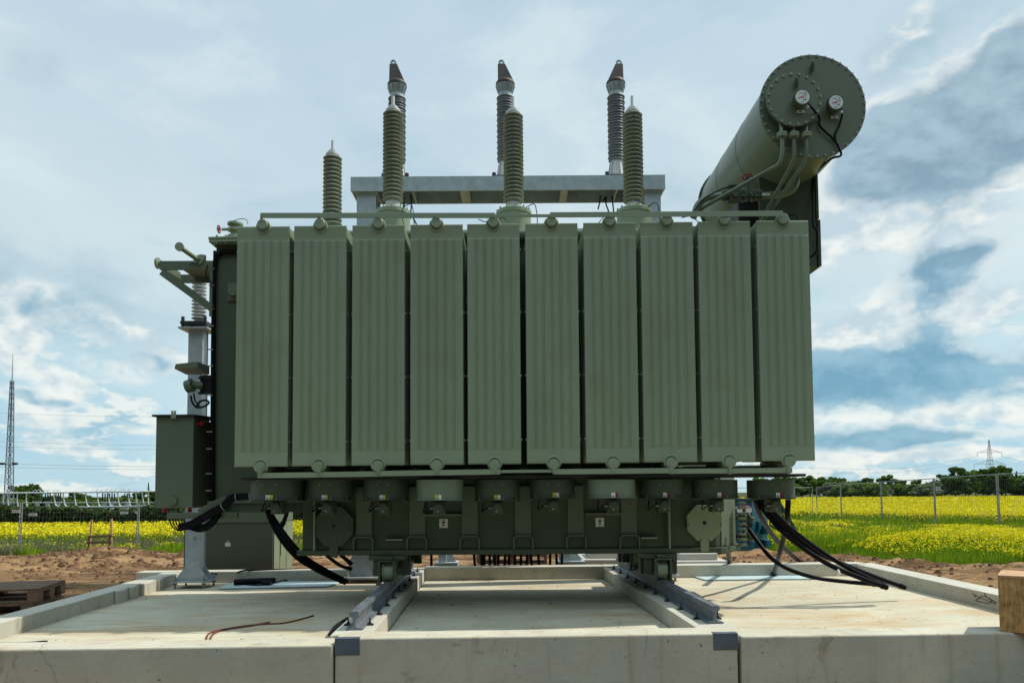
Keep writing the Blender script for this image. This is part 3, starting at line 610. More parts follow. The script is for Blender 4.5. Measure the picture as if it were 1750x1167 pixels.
# little jacking stickers: pale square with black arrow
for px in (758, 1025):
    c = P(px, 894 if px < 900 else 892, YT - .004); s = .044
    mb = MB(); mb.box(c.x - s, c.x + s, c.y - .003, c.y, c.z - s * 1.05, c.z + s * 1.05); st = mb.build('jacking_sticker', M['white'], tank)
    mb = MB(); y = c.y - .0035
    mb.prism([(-.02, .0), (.02, .0), (.008, .022), (-.008, .022)], (c.x, y, c.z), (1, 0, 0), (0, 0, 1), (0, -.001, 0)); mb.box(c.x - .008, c.x + .008, y - .001, y, c.z - .03, c.z - .008); mb.build('arrow_print', M['blackmark'], tank)
    mb = MB(); mb.box(c.x - .014, c.x + .02, y - .001, y, c.z + .027, c.z + .034); mb.build('red_print', M['red'], tank)
# bolts round the cover, front and left sides
mb = MB()
for i in range(13):
    x = -3.2 + i * .097
    mb.cyl((x, 7.93 if x < TXL else 7.83, tz1 + .058), (x, 7.93 if x < TXL else 7.83, tz1 + .076), .013, .013, 6); mb.cyl((x, 7.93 if x < TXL else 7.83, tz1 - .018), (x, 7.93 if x < TXL else 7.83, tz1 - .0005), .011, .011, 6)
for i in range(12):
    y = 8.05 + i * .097; mb.cyl((-3.262, y, tz1 - .018), (-3.262, y, tz1 - .0005), .011, .011, 6); mb.cyl((-3.262, y, tz1 + .058), (-3.262, y, tz1 + .076), .013, .013, 6)
build_split(mb, 'cover_bolt', M['bolt'], tank)
# side compartment (left)
cx0 = GX(367, 8.03, 600); zc0 = GZ(856, 8.03, 367)
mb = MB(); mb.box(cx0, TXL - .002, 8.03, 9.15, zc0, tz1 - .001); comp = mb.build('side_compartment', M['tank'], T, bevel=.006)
mb = MB(); mb.box(cx0 - .03, GX(520, 7.95, 850), 7.96, 9.18, zc0 - .022, zc0 - .0005); mb.build('compartment_ledge', M['green_dark'], comp, bevel=.002)
mb = MB(); mb.box(cx0 - .02, -2.05, 7.99, 8.55, CAMZ - .19, zc0 - .023); mb.build('compartment_skirt', M['tank'], comp, bevel=.004)
mb = MB(); x = GX(395, 8.0, 500); z = GZ(498, 8.0, 395); mb.box(x - .045, x + .08, 8.012, 8.029, z - .10, z + .10); mb.cyl((x + .03, 8.011, z), (x + .03, 7.97, z), .07, .055, 20); mb.build('hand_hole_cover', M['green_dark'], comp)
mb = MB(); mb.box(cx0 - .045, cx0 - .0005, 8.06, 8.11, GZ(860, 8.03), tz1 - .05); mb.build('corner_tray', M['black'], comp)
mb = MB(); mb.tube([(cx0 + .01, 8.0, GZ(858, 8)), (cx0 - .005, 8.0, GZ(600, 8)), (cx0 - .0, 8.0, GZ(450, 8)), (cx0 + .05, 8.0, GZ(430, 8)), (cx0 + .14, 8.0, GZ(427, 8)), (cx0 + .34, 8.0, GZ(427, 8))], .026, 8); mb.build('cable_run', M['black'], comp)
mb = MB()
for py in (461, 489, 529, 558, 598, 626, 676, 738, 767, 809, 838):
    z = GZ(py, 8, 362); mb.box(cx0 - .05, cx0 + .01, 7.965, 7.972, z - .006, z + .006)
mb.build('cable_ties', M['bolt'], comp)
# valve on the cover with crimson handwheel
def handwheel(c, axis, r, parent, m):
    mb = MB(); mb.torus(c, r, r * .14, axis, 24, 8); d = Vector(axis).normalized(); a = d.orthogonal().normalized(); b = d.cross(a); c = Vector(c)
    for k in range(3):
        t = k * math.pi / 3; u = a * math.cos(t) + b * math.sin(t); mb.beam(c - u * r, c + u * r, r * .16, r * .12, d)
    for k in range(8): t = k * math.pi / 4; u = a * math.cos(t) + b * math.sin(t); mb.lathe(c + u * r, [(r * .05, -.2 * r), (r * .2, 0), (r * .05, .2 * r)], 8, d)
    mb.cyl(c - d * r * .25, c + d * r * .25, r * .2, n=10); return mb.build('handwheel', m, parent, smooth=True)
vy = 8.15; vc = P(402, 392, vy)
mb = MB()
for z, r, h in ((-.10, .085, .022), (-.065, .05, .05), (-.02, .085, .02), (.045, .085, .022), (.0, .05, .05)): mb.cyl((vc.x, vy, vc.z + z), (vc.x, vy, vc.z + z + h), r, n=20)
mb.cyl((vc.x, vy, vc.z), (vc.x - .15, vy, vc.z), .016, n=10); mb.cyl((vc.x, vy, vc.z), (vc.x - .08, vy, vc.z), .03, .022, 12)
val = mb.build('top_valve', G, T); handwheel(P(374, 392, vy), (1, 0, 0), .042, val, M['magenta'])
mb = MB(); mb.tube([P(398, 378, vy), P(412, 374, vy), P(421, 376, vy), P(424, 384, vy)], .004, 6); mb.build('earth_wire', M['darkmetal'], val)

# radiators -------------------------------------------------------------
W_R = 91 * YR / FPX; RZ1, RZ0 = GZ(382.5, YR, 875), GZ(792.5, YR, 875); HR = RZ1 - RZ0
def radiator_front():
    prof_x = []; prof_h = []
    # big grooves at five stations, fine ribs between
    N_ = 260; xs_ = np.linspace(-.5, .5, N_ + 1); h = np.zeros(N_ + 1)
    fine = .0038 * np.abs(np.cos(xs_ * W_R * math.pi / .0228)) ** .7
    h += fine
    for k in (-2, -1, 0, 1, 2):
        d = np.abs(xs_ - k * .163); h = np.where(d < .026, .012 * np.exp(-(d / .008) ** 2), h)
    h = np.where(np.abs(xs_) > .468, .004, h); h = np.where(np.abs(xs_) > .492, .0, h)
    zt = [0, .004, .012, .045, .058, .064]; rows = []
    zs = [0, .002, .008, .03, .050, .060, .066, .5, .934, .940, .950, .97, .992, .998, 1]
    blend = [0, 0, 0, 0, 0, 0, 1, 1, 1, 0, 0, 0, 0, 0, 0]
    base = [0, .004, .006, .004, .001, .001, .001, .001, .001, .001, .001, .004, .006, .004, 0]
    V = []; 
    for z, b, o in zip(zs, blend, base):
        for x, hh in zip(xs_, h):
            w = .5 if True else 0
            edge = 1 if abs(x) < .49 else 0
            V.append((x * W_R, -(hh * b + o * edge), z * HR))
    n = N_ + 1; Fq = [(j * n + i, j * n + i + 1, (j + 1) * n + i + 1, (j + 1) * n + i) for j in range(len(zs) - 1) for i in range(N_)]
    return V, Fq
RF = radiator_front()
def make_radiator(i):
    x = GX(447.5 + 99.35 * i, YR, 588) + (.004, -.003, .002, .005, -.004, 0, .004, -.002, -.005, .003)[i]; dz = (i - 4.5) * .0022
    ox, oz = x, RZ0 + dz; mb = MB(); V, Fq = RF
    mb.add([(ox + a, YR + b, oz + c) for a, b, c in V], Fq)
    mb.box(ox - W_R / 2, ox + W_R / 2, YR + .0005, YR + .010, oz, oz + HR)
    for k in range(1, 15):
        y = YR + .045 * k; mb.box(ox - W_R / 2 + .006, ox + W_R / 2 - .006, y - .006, y + .006, oz + .015, oz + HR - .015)
    for sx in (-1, 1):           # edge strips that close the pack sides at the bolts
        mb.box(ox + sx * (W_R / 2 - .012) - .004, ox + sx * (W_R / 2 - .012) + .004, YR + .011, YR + .545, oz + HR * .90, oz + HR - .004)
    r = mb.build('radiator', M['rad'], T)
    for zz, py in ((oz + HR + .002, 0), (oz - .004, 1)):
        b = MB(); yf = YR - .045; rr = .049
        cx = ox + (.0 if py else .0); cz = zz + (.008 if not py else -.006)
        b.lathe((cx, yf, cz), [(rr * .93, 0), (rr, .004), (rr, .06)], 28, (0, 1, 0)); b.build('header_cap', G, r, smooth=True)
        b = MB(); b.cyl((cx, YR + .01, cz), (cx, YR + .70, cz), .040, n=16); b.build('header_pipe', M['green_dark'], r, smooth=True)
        b = MB(); b.torus((cx, YR - .005, cz + (-.016 if not py else .016)), .060, .011, (0, 1, 0), 28, 8); b.build('header_boss', G, r, smooth=True)
    b = MB()
    for z in (.895, .63, .365, .10):
        for sx in (-1, 1): zc = oz + z * HR; b.cyl((ox + sx * (W_R / 2 - .002), YR + .03, zc), (ox + sx * (W_R / 2 + .012), YR + .03, zc), .011, n=8)
    build_split(b, 'side_bolt', M['bolt'], r)
    b = MB()
    for k in ():
        for zf_, dd in ((.940, .006), (.056, -.006)): b.lathe((ox + k * .163 * W_R, YR - .0015, oz + zf_ * HR + (0 if k else -dd)), [(.009, 0), (.007, -.004), (.002, -.006)], 10, (0, 1, 0))
    return r
for i in range(10): make_radiator(i)
# bracing bars
def bar(pts, Y, hpx, m):
    for (a, b) in zip(pts[:-1], pts[1:]):
        mb = MB(); p = P(*a, Y); q = P(*b, Y); mb.beam(p, q, .006, hpx * Y / FPX, (0, 0, 1)); o = mb.build('brace_bar', m, T, bevel=.0015); Y = Y - .0065
bar([(445, 368.5), (846, 368.5)], YR - .05, 9.5, G); bar([(840, 369), (946, 369)], YR - .041, 5.5, G); bar([(940, 367.5), (1338, 365)], YR - .05, 9.5, G)
bar([(440, 812.5), (652, 809.5)], YR - .03, 9, G); bar([(650, 809), (855, 806)], YR - .045, 9, G); bar([(850, 805.5), (955, 804.5)], YR - .03, 5, G); bar([(948, 806), (1146, 804)], YR - .045, 9, G); bar([(1144, 805), (1354, 803.5)], YR - .03, 8.5, G)
mb = MB()
for i in range(10):
    p = P(447 + 98.6 * i, 375, YR - .045); mb.box(p.x - .012, p.x + .012, p.y - .004, p.y, p.z - .02, p.z + .05); mb.cyl((p.x, p.y - .02, p.z + .025), (p.x, p.y - .004, p.z + .025), .009, n=6)
    p = P(446 + 100.2 * i, 805, YR - .045); mb.box(p.x - .014, p.x + .014, p.y - .010, p.y - .006, p.z - .03, p.z + .05); mb.cyl((p.x, p.y - .026, p.z - .005), (p.x, p.y - .010, p.z - .005), .009, n=6)
build_split(mb, 'bar_lug', G, T)
# collecting pipes
mb = MB()
for z in (GZ(806, 7.6) , GZ(398, 7.6)): mb.cyl((-2.5, 7.66, z), (2.85, 7.66, z), .055, n=18)
for i in range(0, 10, 2): x = GX(447.5 + 99.35 * i, YR, 588) + .28; mb.cyl((x, 7.66, GZ(806, 7.6)), (x, 7.80, GZ(806, 7.6)), .05, n=14); mb.cyl((x, 7.66, GZ(398, 7.6)), (x, 7.80, GZ(398, 7.6)), .05, n=14)
mb.build('collecting_pipes', M['green_dark'], T, smooth=True)
mb = MB(); mb.box(GX(432, 7.5, 815), GX(1356, 7.5, 815), 7.18, 7.60, GZ(818, 7.4), GZ(813.5, 7.4)); mb.build('fan_carrier', M['darkmetal'], T)
# fans -------------------------------------------------------------------
FC = (475, 565, 660, 752, 850, 944, 1045, 1130, 1221, 1317); FY = (7.4, 7.4, 7.4, 7.22, 7.4, 7.4, 7.22, 7.4, 7.4, 7.4); FW = (45, 38, 38, 40, 38, 38, 40, 38, 38, 39)
for i in range(10):
    Y = FY[i]; rr = FW[i] * Y / FPX; x = GX(FC[i], Y, 840); zt = GZ(820, Y, FC[i]); z0 = GZ(855 if i < 5 else 851, Y - rr, FC[i]); 
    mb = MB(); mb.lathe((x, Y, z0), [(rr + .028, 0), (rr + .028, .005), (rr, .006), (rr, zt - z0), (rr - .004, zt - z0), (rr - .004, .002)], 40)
    f = mb.build('fan', M['drum'] if i in (3, 6) else M['tank'], T, smooth=True)  # two fans in a lighter tone, standing in for sun through a gap
    mb = MB(); mx_ = x + (.0 if i else .03); ym = Y - rr * .55; 
    mb.cyl((mx_, ym - .04, z0 - .072), (mx_, ym + .10, z0 - .072), .046, n=22); mb.box(mx_ - .056, mx_ + .056, ym, ym + .16, z0 - .135, z0 - .012); mb.beam((mx_ - rr, ym + .08, z0 - .008), (mx_ + rr, ym + .08, z0 - .008), .03, .012)
    mb.build('motor', M['tank'], f, bevel=.004)
    mb = MB(); mb.cyl((mx_ - .085, ym - .01, z0 - .075), (mx_ - .05, ym + .0, z0 - .072), .009, n=8); mb.cyl((mx_ - .005, ym - .05, z0 - .105), (mx_ - .005, ym - .04, z0 - .105), .009, n=8)
    for a in (-.8, -.05, .25, .95): q = (x + rr * math.sin(a) * 1.06, Y - rr * math.cos(a) * 1.06, z0 + .006); mb.cyl(q, (q[0], q[1], q[2] + .018), .006, n=6)
    for a in (-.25, .22): q = Vector((x + rr * math.sin(a), Y - rr * math.cos(a), zt - .05)); n_ = Vector((math.sin(a), -math.cos(a), 0)); mb.cyl(q, q + n_ * .006, .007, n=8)
    build_split(mb, 'screw', M['bolt'], f)
    # curved sticker
    a0 = (-.02, -.03, .0, .0, .0, .08, -.02, .0, -.02, .0)[i] ; V = []; 
    def arc(a1, a2, za, zb_, mm, nm):
        m_ = MB(); k = 5; vs = []
        for j in range(k + 1):
            a = a1 + (a2 - a1) * j / k
            for z in (za, zb_): vs.append((x + (rr + .002) * math.sin(a), Y - (rr + .002) * math.cos(a), z))
        for j in range(k + 1):
            a = a1 + (a2 - a1) * j / k
            for z in (za, zb_): vs.append((x + (rr + .0005) * math.sin(a), Y - (rr + .0005) * math.cos(a), z))
        b = 2 * (k + 1); fs = [(2 * j, 2 * j + 2, 2 * j + 3, 2 * j + 1) for j in range(k)] + [(b + 2 * j, b + 2 * j + 1, b + 2 * j + 3, b + 2 * j + 2) for j in range(k)]
        m_.add(vs, fs); return m_.build(nm, mm, f)
    zs0 = z0 + .008; hh = .045
    wfirst = i not in (3, 4, 5)
    arc(a0 - .12, a0 + .04, zs0, zs0 + hh, M['white'] if wfirst else M['yellow'], 'fan_sticker')
    arc(a0 + .045, a0 + .15, zs0 + .002, zs0 + hh, M['yellow'] if i < 3 else (M['white'] if i < 6 else M['magenta']), 'fan_sticker')
    arc(a0 - .09, a0 - .02, zs0 + .012, zs0 + .018, M['blackmark'], 'sticker_print'); 
    mb = MB(); mb.tube([(mx_ - .06, ym, z0 - .055), (mx_ - .11, ym, z0 - .08), (mx_ - .15, ym + .03, z0 - .11), (mx_ - .14, ym + .05, z0 - .05), (mx_ - .13, ym + .1, z0 + .0)], .006, 6); mb.build('fan_lead', M['black'], f)
# bushings ---------------------------------------------------------------
def bushing(px, Y, py_top, py_s0, py_s1, rpx, tur, nsh):
    s = Y / FPX; r = rpx * s; x = GX(px, Y, 350); zt = GZ(py_s0, Y, px); zb_ = GZ(py_s1, Y, px); ztip = GZ(py_top, Y, px); ztur = GZ(tur, Y, px) if tur else None
    pit_ = (zt - zb_) / nsh; prof = [(r * .62, 0)]
    for k in range(nsh):
        z = k * pit_; rr = r * (1.0 - .04 * k / nsh); prof += [(rr * .66, z + .02 * pit_), (rr * .97, z + .20 * pit_), (rr, z + .30 * pit_), (rr * .95, z + .42 * pit_), (rr * .68, z + .86 * pit_)]
    prof += [(r * .66, zt - zb_)]
    mb = MB(); mb.lathe((x, Y, zb_), prof, 40); b = mb.build('bushing', M['porcelain'], T, smooth=True)
    mb = MB(); mb.lathe((x, Y, zt), [(r * .70, 0), (r * .70, .022), (r * .64, .026), (r * .50, .028), (r * .50, .052), (r * .44, .056), (r * .34, .058), (r * .34, .072), (.020, .074), (.018, ztip - zt)], 28); mb.build('terminal_cap', M['alu'], b, smooth=True)
    if tur:
        zf_ = zb_ - .10 ; mb = MB(); mb.lathe((x, Y, ztur), [(r * .78, 0), (r * .78, .05), (r * .70, .055), (r * .70, zb_ - ztur - .02), (r * .62, zb_ - ztur)], 28); mb.build('mounting_collar', M['alu'], b, smooth=True)
        R_ = 31 * s; mb = MB(); mb.lathe((x, Y, tz1 + .0585), [(R_ * .96, 0), (R_ * .96, ztur - tz1 - .13), (R_, ztur - tz1 - .125), (R_, ztur - tz1 - .085), (R_ * .9, ztur - tz1 - .07), (R_ * .55, ztur - tz1 - .0586)], 40); tu = mb.build('turret', G, b, smooth=True)
        mb = MB()
        for k in range(12): a = k * math.pi / 6 + .1; mb.cyl((x + R_ * .93 * math.cos(a), Y + R_ * .93 * math.sin(a), ztur - .05), (x + R_ * .93 * math.cos(a), Y + R_ * .93 * math.sin(a), ztur + .004), .009, n=6)
        for k in range(8): a = k * math.pi / 4 + .25; mb.cyl((x + r * .70 * math.cos(a), Y + r * .70 * math.sin(a), ztur + .05), (x + r * .76 * math.cos(a), Y + r * .76 * math.sin(a), ztur + .05), .008, n=6)
        mb.build('turret_bolts', M['bolt'], b)
        mb = MB(); mb.tube([(x + R_ * .6, Y - R_ * .7, ztur - .03), (x + R_ * 1.1, Y - R_ * .8, ztur + .01), (x + R_ * 1.25, Y - R_ * .8, ztur - .08), (x + R_ * 1.3, Y - R_ * .8, ztur - .25)], .005, 6); mb.build('sensor_lead', M['black'], b)
    return b
bushing(671.5, 8.4, 165, 192, 344, 18.2, 360, 22); bushing(878, 8.4, 166, 196, 346, 18.2, 360, 22); bushing(1083, 8.4, 165, 194, 346, 18.2, 358, 22)
bushing(568, 8.9, 241, 267, 386, 16.8, None, 17)
mb = MB(); mb.cyl((GX(568, 8.9), 8.9, tz1 + .0585), (GX(568, 8.9), 8.9, GZ(384, 8.9, 568)), .085, n=20); mb.build('neutral_pedestal', G, T, smooth=True)
# loose wires and pipes over the cover
mb = MB()
for pts in (((818, 375), (828, 379), (842, 378), (850, 372)), ((1165, 372), (1180, 370), (1192, 378)), ((690, 340), (688, 372), (690, 384)), ((846, 385), (858, 372), (866, 378)), ((925, 388), (938, 372), (950, 366)), ((1020, 385), (1033, 370), (1044, 366))):
    mb.tube([P(a, b, 7.5) for a, b in pts], .005, 6)
build_split(mb, 'loose_lead', M['darkmetal'], T)
mb = MB(); mb.cyl((-2.4, 8.2, tz1 + .16), (2.4, 8.2, tz1 + .16), .016, n=10); mb.box(GX(480, 8.1), GX(497, 8.1), 8.1, 8.15, tz1 + .06, tz1 + .10); mb.build('cover_conduit', M['green_dark'], T)
# conservator ------------------------------------------------------------
Yc = 7.3; cc = P(1389, 181.5, Yc); Rc = 93.3 * Yc / FPX; vpx = .006
Yb = Yc / .745; back = Vector((cc.x + .0, Yb, cc.z - .02)); ax = (back - cc).normalized()
mb = MB(); Lc = (back - cc).length; mb.lathe(cc, [(Rc * .955, .012), (Rc * .955, Lc - .01)], 72, ax)
for t in (.36, .68): mb.torus(cc + ax * Lc * t, Rc * .955, .004, ax, 72, 6)
con = mb.build('conservator', M['drum'], T, smooth=True)
def disc(c, r, th, name, nb, rb, m, par, phase=0., head=.012):
    mb = MB(); mb.lathe(c, [(r - .003, 0), (r, .004), (r, th)], 72, ax); o = mb.build(name, m, par, smooth=True)
    a = Vector((1, 0, 0)); b = ax.cross(a).normalized() * -1; mb = MB()
    for k in range(nb): t = 2 * math.pi * k / nb + phase; q = c + (a * math.cos(t) + b * math.sin(t)) * rb; mb.cyl(q, q - ax * .012, head, n=6)
    build_split(mb, 'bolt', M['bolt'], par); return o
disc(cc, Rc, .028, 'end_cover', 40, Rc * .972, M['green_dark'], con, .05, .0135)
mb = MB(); mb.lathe(back - ax * .03, [(Rc, 0), (Rc, .035)], 72, ax)
for k in range(44): t = 2 * math.pi * k / 44; a = Vector((1, 0, 0)); b = ax.cross(a).normalized(); q = back + (a * math.cos(t) + b * math.sin(t)) * Rc * .97; mb.cyl(q - ax * .045, q - ax * .03, .012, n=6)
mb.build('rear_cover', M['tank'], con, smooth=True)
sc_ = P(1357.5, 170, Yc - .10); Rs = 49 * (Yc - .10) / FPX
mb = MB(); mb.lathe(sc_ + ax * .014, [(Rs * .93, 0), (Rs * .93, .085)], 60, ax); mb.build('inspection_neck', M['tank'], con, smooth=True)
disc(sc_, Rs, .014, 'inspection_cover', 20, Rs * .93, M['green_dark'], con, .1, .014)
def gauge(px, py, Y, lpx, lpy):
    c = P(px, py, Y); mb = MB(); mb.lathe(c, [(.078, 0), (.084, .006), (.084, .05), (.062, .055), (.05, .10)], 32, (0, 1, 0)); g = mb.build('level_gauge', M['tank'], con, smooth=True)
    return g, c
for px, py, Y, lx, ly in ((1371.5, 166, Yc - .20, 1368, 191.5), (1429, 175, Yc - .105, 1426, 201)):
    c = P(px, py, Y); g = MB().lathe(c, [(.070, .006), (.070, .001), (.079, .0), (.082, .012), (.082, .05), (.06, .055), (.05, .10)], 32, (0, 1, 0)).build('level_gauge', M['tank'], con, smooth=True)
    mb = MB(); mb.cyl(c + Vector((0, .004, 0)), c + Vector((0, -.002, 0)), .0695, n=32); mb.build('gauge_dial', M['dial'], con)
    yy = c.y - .003
    mb = MB(); mb.prism([(-.052, -.018), (.005, -.006), (.006, .007), (-.03, -.004)], (c.x, yy, c.z), (1, 0, 0), (0, 0, 1), (0, -.001, 0)); mb.build('gauge_pointer', M['red'], con)
    mb = MB(); mb.box(c.x + .006, c.x + .008, yy - .001, yy, c.z - .06, c.z + .06); mb.cyl((c.x + .026, yy, c.z - .026), (c.x + .026, yy - .001, c.z - .026), .008, n=14)
    mb.box(c.x - .035, c.x - .005, yy - .001, yy, c.z + .035, c.z + .039); mb.box(c.x - .02, c.x + .0, yy - .001, yy, c.z - .054, c.z - .050)
    for k in range(4): mb.box(c.x + .018, c.x + .042, yy - .001, yy, c.z + .005 + k * .012, c.z + .007 + k * .012)
    mb.build('dial_print', M['blackmark'], con)
    mb = MB(); q = c + Vector((.055, .03, -.068)); mb.cyl(q, q + Vector((.012, 0, -.03)), .013, n=10); mb.build('gauge_gland', M['alu'], con)
    Yl = Yc - .004 if px > 1400 else sc_.y - .003; l = P(lx, ly, Yl); mb = MB(); mb.box(l.x - .038, l.x + .038, l.y - .004, l.y, l.z - .014, l.z + .014); mb.build('name_plate', M['white'], con)
    mb = MB(); mb.box(l.x - .018, l.x + .014, l.y - .0055, l.y - .0045, l.z - .004, l.z + .004); mb.build('plate_print', M['blackmark'], con)
mb = MB(); Yq = Yc - .05
mb.tube([P(1381, 178, Yc - .18), P(1392, 190, Yc - .13), P(1400, 202, Yc - .03), P(1401, 215, Yc - .03), P(1410, 225, Yc - .03), P(1424, 238, Yc - .03), P(1433, 252, Yc - .03), P(1437, 266, Yc - .02), P(1420, 272, Yc + .1), P(1398, 292, Yc + .5), P(1391, 305, Yc + .68), P(1389, 340, Yc + .66), P(1390, 385, Yc + .62), P(1396, 395, Yc + .6), P(1396, 425, Yc + .6), P(1388, 438, Yc + .6), P(1378, 440, Yc + .6)], .011, 8)
mb.tube([P(1437, 186, Yc - .09), P(1439, 196, Yc - .05), P(1434, 215, Yc - .03), P(1427, 230, Yc - .03), P(1428, 242, Yc - .028)], .010, 8); mb.build('gauge_cable', M['black'], con)
for px, py, Y in ((1386, 117, Yc), (1359, 144, sc_.y)):
    c = P(px, py, Y); mb = MB(); mb.prism([(0, -.045), (.0, .03), (-.05, .045), (-.07, .03), (-.07, -.01), (-.03, -.06)], (c.x - .006, c.y, c.z), (0, 1, 0), (0, 0, 1), (.014, 0, 0)); mb.build('lifting_eye', M['tank'], con)
# breather pipes from the small cover
PA = [((1334, 211, 7.25), (1336, 232, 7.22), (1337, 262, 7.22), (1330, 281, 7.25), (1312, 292, 7.3), (1256, 324, 7.5), (1200, 356, 7.7), (1186, 372, 7.75)),
      ((1356, 214, 7.25), (1356.5, 240, 7.22), (1357, 268, 7.24), (1350, 287, 7.3), (1336, 312, 7.4), (1320, 342, 7.55), (1308, 366, 7.7), (1300, 380, 7.75)),
      ((1378, 212, 7.25), (1378, 240, 7.22), (1378, 264, 7.24), (1371, 283, 7.3), (1352, 310, 7.4), (1332, 340, 7.55), (1312, 367, 7.7), (1302, 382, 7.75))]
for k, pts in enumerate(PA):
    mb = MB(); mb.tube([P(*q) for q in pts], .0175 if k else .02, 12, sub=8); pp = mb.build('breather_pipe', M['drum'], T, smooth=True)
    mb = MB(); c = P(pts[1][0], 228.5, 7.22); mb.cyl(c, c + Vector((0, 0, -.014)), .052, n=18); mb.cyl(c + Vector((0, 0, -.020)), c + Vector((0, 0, -.034)), .052, n=18); mb.build('pipe_flange', G, pp)
    mb = MB()
    for a in range(4): t = a * math.pi / 2 + .7; q = c + Vector((.040 * math.cos(t), .040 * math.sin(t), 0)); mb.cyl(q + Vector((0, 0, -.044)), q + Vector((0, 0, .010)), .007, n=6)
    mb.build('flange_bolts', M['bolt'], pp)
# support frame of the conservator
mb = MB(); Ys = 8.0
a = P(1392, 300, Ys); b = P(1297, 300, Ys)
mb.box(b.x, a.x, Ys, Ys + .02, tz1 - .1, cc.z - Rc * .55); mb.box(a.x + .001, a.x + .03, Ys - .02, Ys + 1.4, GZ(375, Ys, 1390), cc.z - Rc * .62)
mb.box(GX(1297, Ys, 400), GX(1396, Ys, 400), Ys - .004, Ys + .02, GZ(437, Ys, 1390), GZ(375, Ys, 1390)); mb.box(GX(1396, Ys, 400) + .001, GX(1401, Ys, 400), Ys - .03, Ys + 1.3, GZ(456, Ys, 1390), GZ(377, Ys, 1390)); mb.box(GX(1370, Ys, 440), GX(1396, Ys, 440), Ys - .006, Ys + .3, GZ(456, Ys, 1390), GZ(437.5, Ys, 1390))
mb.box(b.x , a.x, Ys + 1.3, Ys + 1.32, tz1 + .06, cc.z - Rc * .6)
mb.build('conservator_support', M['tank'], T, bevel=.004)
mb = MB(); x0, x1 = GX(1262, 8.3, 360), GX(1296, 8.3, 360); mb.box(x0, x1, 8.3, 9.2, tz1 + .06, GZ(340, 8.3, 1280)); mb.build('support_leg', M['darkmetal'], T)
# buchholz relay line
YB = 7.7; def_pts = [(1188, 358), (1200, 345), (1212, 338), (1230, 336)]
mb = MB(); mb.tube([P(1185, 372, YB), P(1192, 352, YB), P(1203, 341, YB), P(1218, 336, YB), P(1245, 334, YB)], .036, 16); mb.tube([P(1300, 335, YB), P(1330, 333, YB), P(1350, 327, YB), P(1359, 315, YB), P(1360, 296, YB + .05)], .040, 16)
mb.cyl(P(1240, 335, YB), P(1302, 334, YB), .03, n=16); rel = mb.build('oil_line', M['drum'], T, smooth=True)
mb = MB()
for px, r in ((1236, .062), (1241, .062), (1264, .075), (1271, .075), (1279, .06), (1287, .07), (1296, .062)):
    c = P(px, 334, YB); mb.cyl(c - Vector((.011, 0, 0)), c + Vector((.011, 0, 0)), r, n=22)
c = P(1253, 334, YB); mb.box(c.x - .055, c.x + .055, c.y - .06, c.y + .06, c.z - .07, c.z + .07); mb.box(c.x - .06, c.x + .05, c.y - .05, c.y + .05, c.z + .072, c.z + .10); mb.cyl(c + Vector((0, -.06, 0)), c + Vector((0, -.08, 0)), .045, n=20)
mb.build('gas_relay', M['tank'], rel, bevel=.004)
mb = MB()
for px, r in ((1236, .05), (1264, .062), (1271, .062), (1287, .056), (1296, .05)):
    c = P(px, 334, YB)
    for k in range(6): t = k * math.pi / 3 + .4; q = c + Vector((0, r * math.cos(t), r * math.sin(t))); mb.cyl(q - Vector((.022, 0, 0)), q + Vector((.022, 0, 0)), .009, n=6)
mb.build('relay_bolts', M['bolt'], rel)
mb = MB(); c = P(1277, 303, YB); mb.cyl(c, P(1279, 330, YB), .014, n=10); mb.build('valve_stem', M['tank'], rel); handwheel(c, (0.1, .2, 1), .050, rel, M['magenta'])
mb = MB(); c = P(1309, 332.5, YB - .05); mb.box(c.x - .042, c.x + .042, c.y - .004, c.y, c.z - .014, c.z + .014); mb.build('pipe_label', M['white'], rel)
mb = MB(); mb.tube([P(1187, 360, 7.6), P(1198, 345, 7.6), P(1212, 334, 7.6), P(1238, 322, 7.6), P(1258, 318, 7.6)], .008, 6); mb.tube([P(1330, 374, 7.3), P(1345, 369, 7.3), P(1360, 369, 7.3), P(1367, 378, 7.3)], .006, 6); mb.build('relay_lead', M['black'], rel)
# control cabinet --------------------------------------------------------
Yk = 7.86; kx0, kx1 = GX(265.5, Yk, 790), GX(330, Yk, 790); kz0, kz1 = GZ(868, Yk, 297), GZ(712, Yk, 297)
mb = MB(); mb.box(kx0, kx1, Yk, Yk + .42, kz0, kz1); cab = mb.build('control_cabinet', M['green_dark'], T, bevel=.006)
mb = MB(); mb.prism([(kx0 - .03, Yk - .035), (kx1 + .02, Yk - .035), (kx1 + .17, Yk + .45), (kx0 - .03, Yk + .45)], (0, 0, kz1 + .001), (1, 0, 0), (0, 1, 0), (0, 0, .02)); mb.build('cabinet_roof', M['darkmetal'], cab)
mb = MB(); c = P(298, 707, Yk - .02); poly = [(-.026, -.075), (.026, -.075), (.026, .035), (-.026, .035)]; mb.box(c.x - .026, c.x + .026, Yk - .042, Yk - .036, c.z - .05, c.z + .03); mb.build('lifting_lug', G, cab)
mb = MB(); mb.cyl((c.x, Yk - .0425, c.z + .012), (c.x, Yk - .0435, c.z + .012), .012, n=16); mb.build('lug_hole', M['white'], cab)
mb = MB(); c = P(297, 855, Yk); mb.cyl((c.x, Yk, c.z), (c.x, Yk - .03, c.z), .045, n=24); mb.build('cabinet_vent', M['green_dark'], cab, smooth=True)
mb = MB(); mb.box(kx1 + .002, kx1 + .19, Yk + .40, Yk + .43, kz0 + .0, kz1 - .02); mb.build('cabinet_bracket', M['darkmetal'], cab)
mb = MB(); mb.cyl((kx1 + .001, Yk + .12, kz1 - .06), (kx1 + .05, Yk + .12, kz1 - .06), .022, n=14)
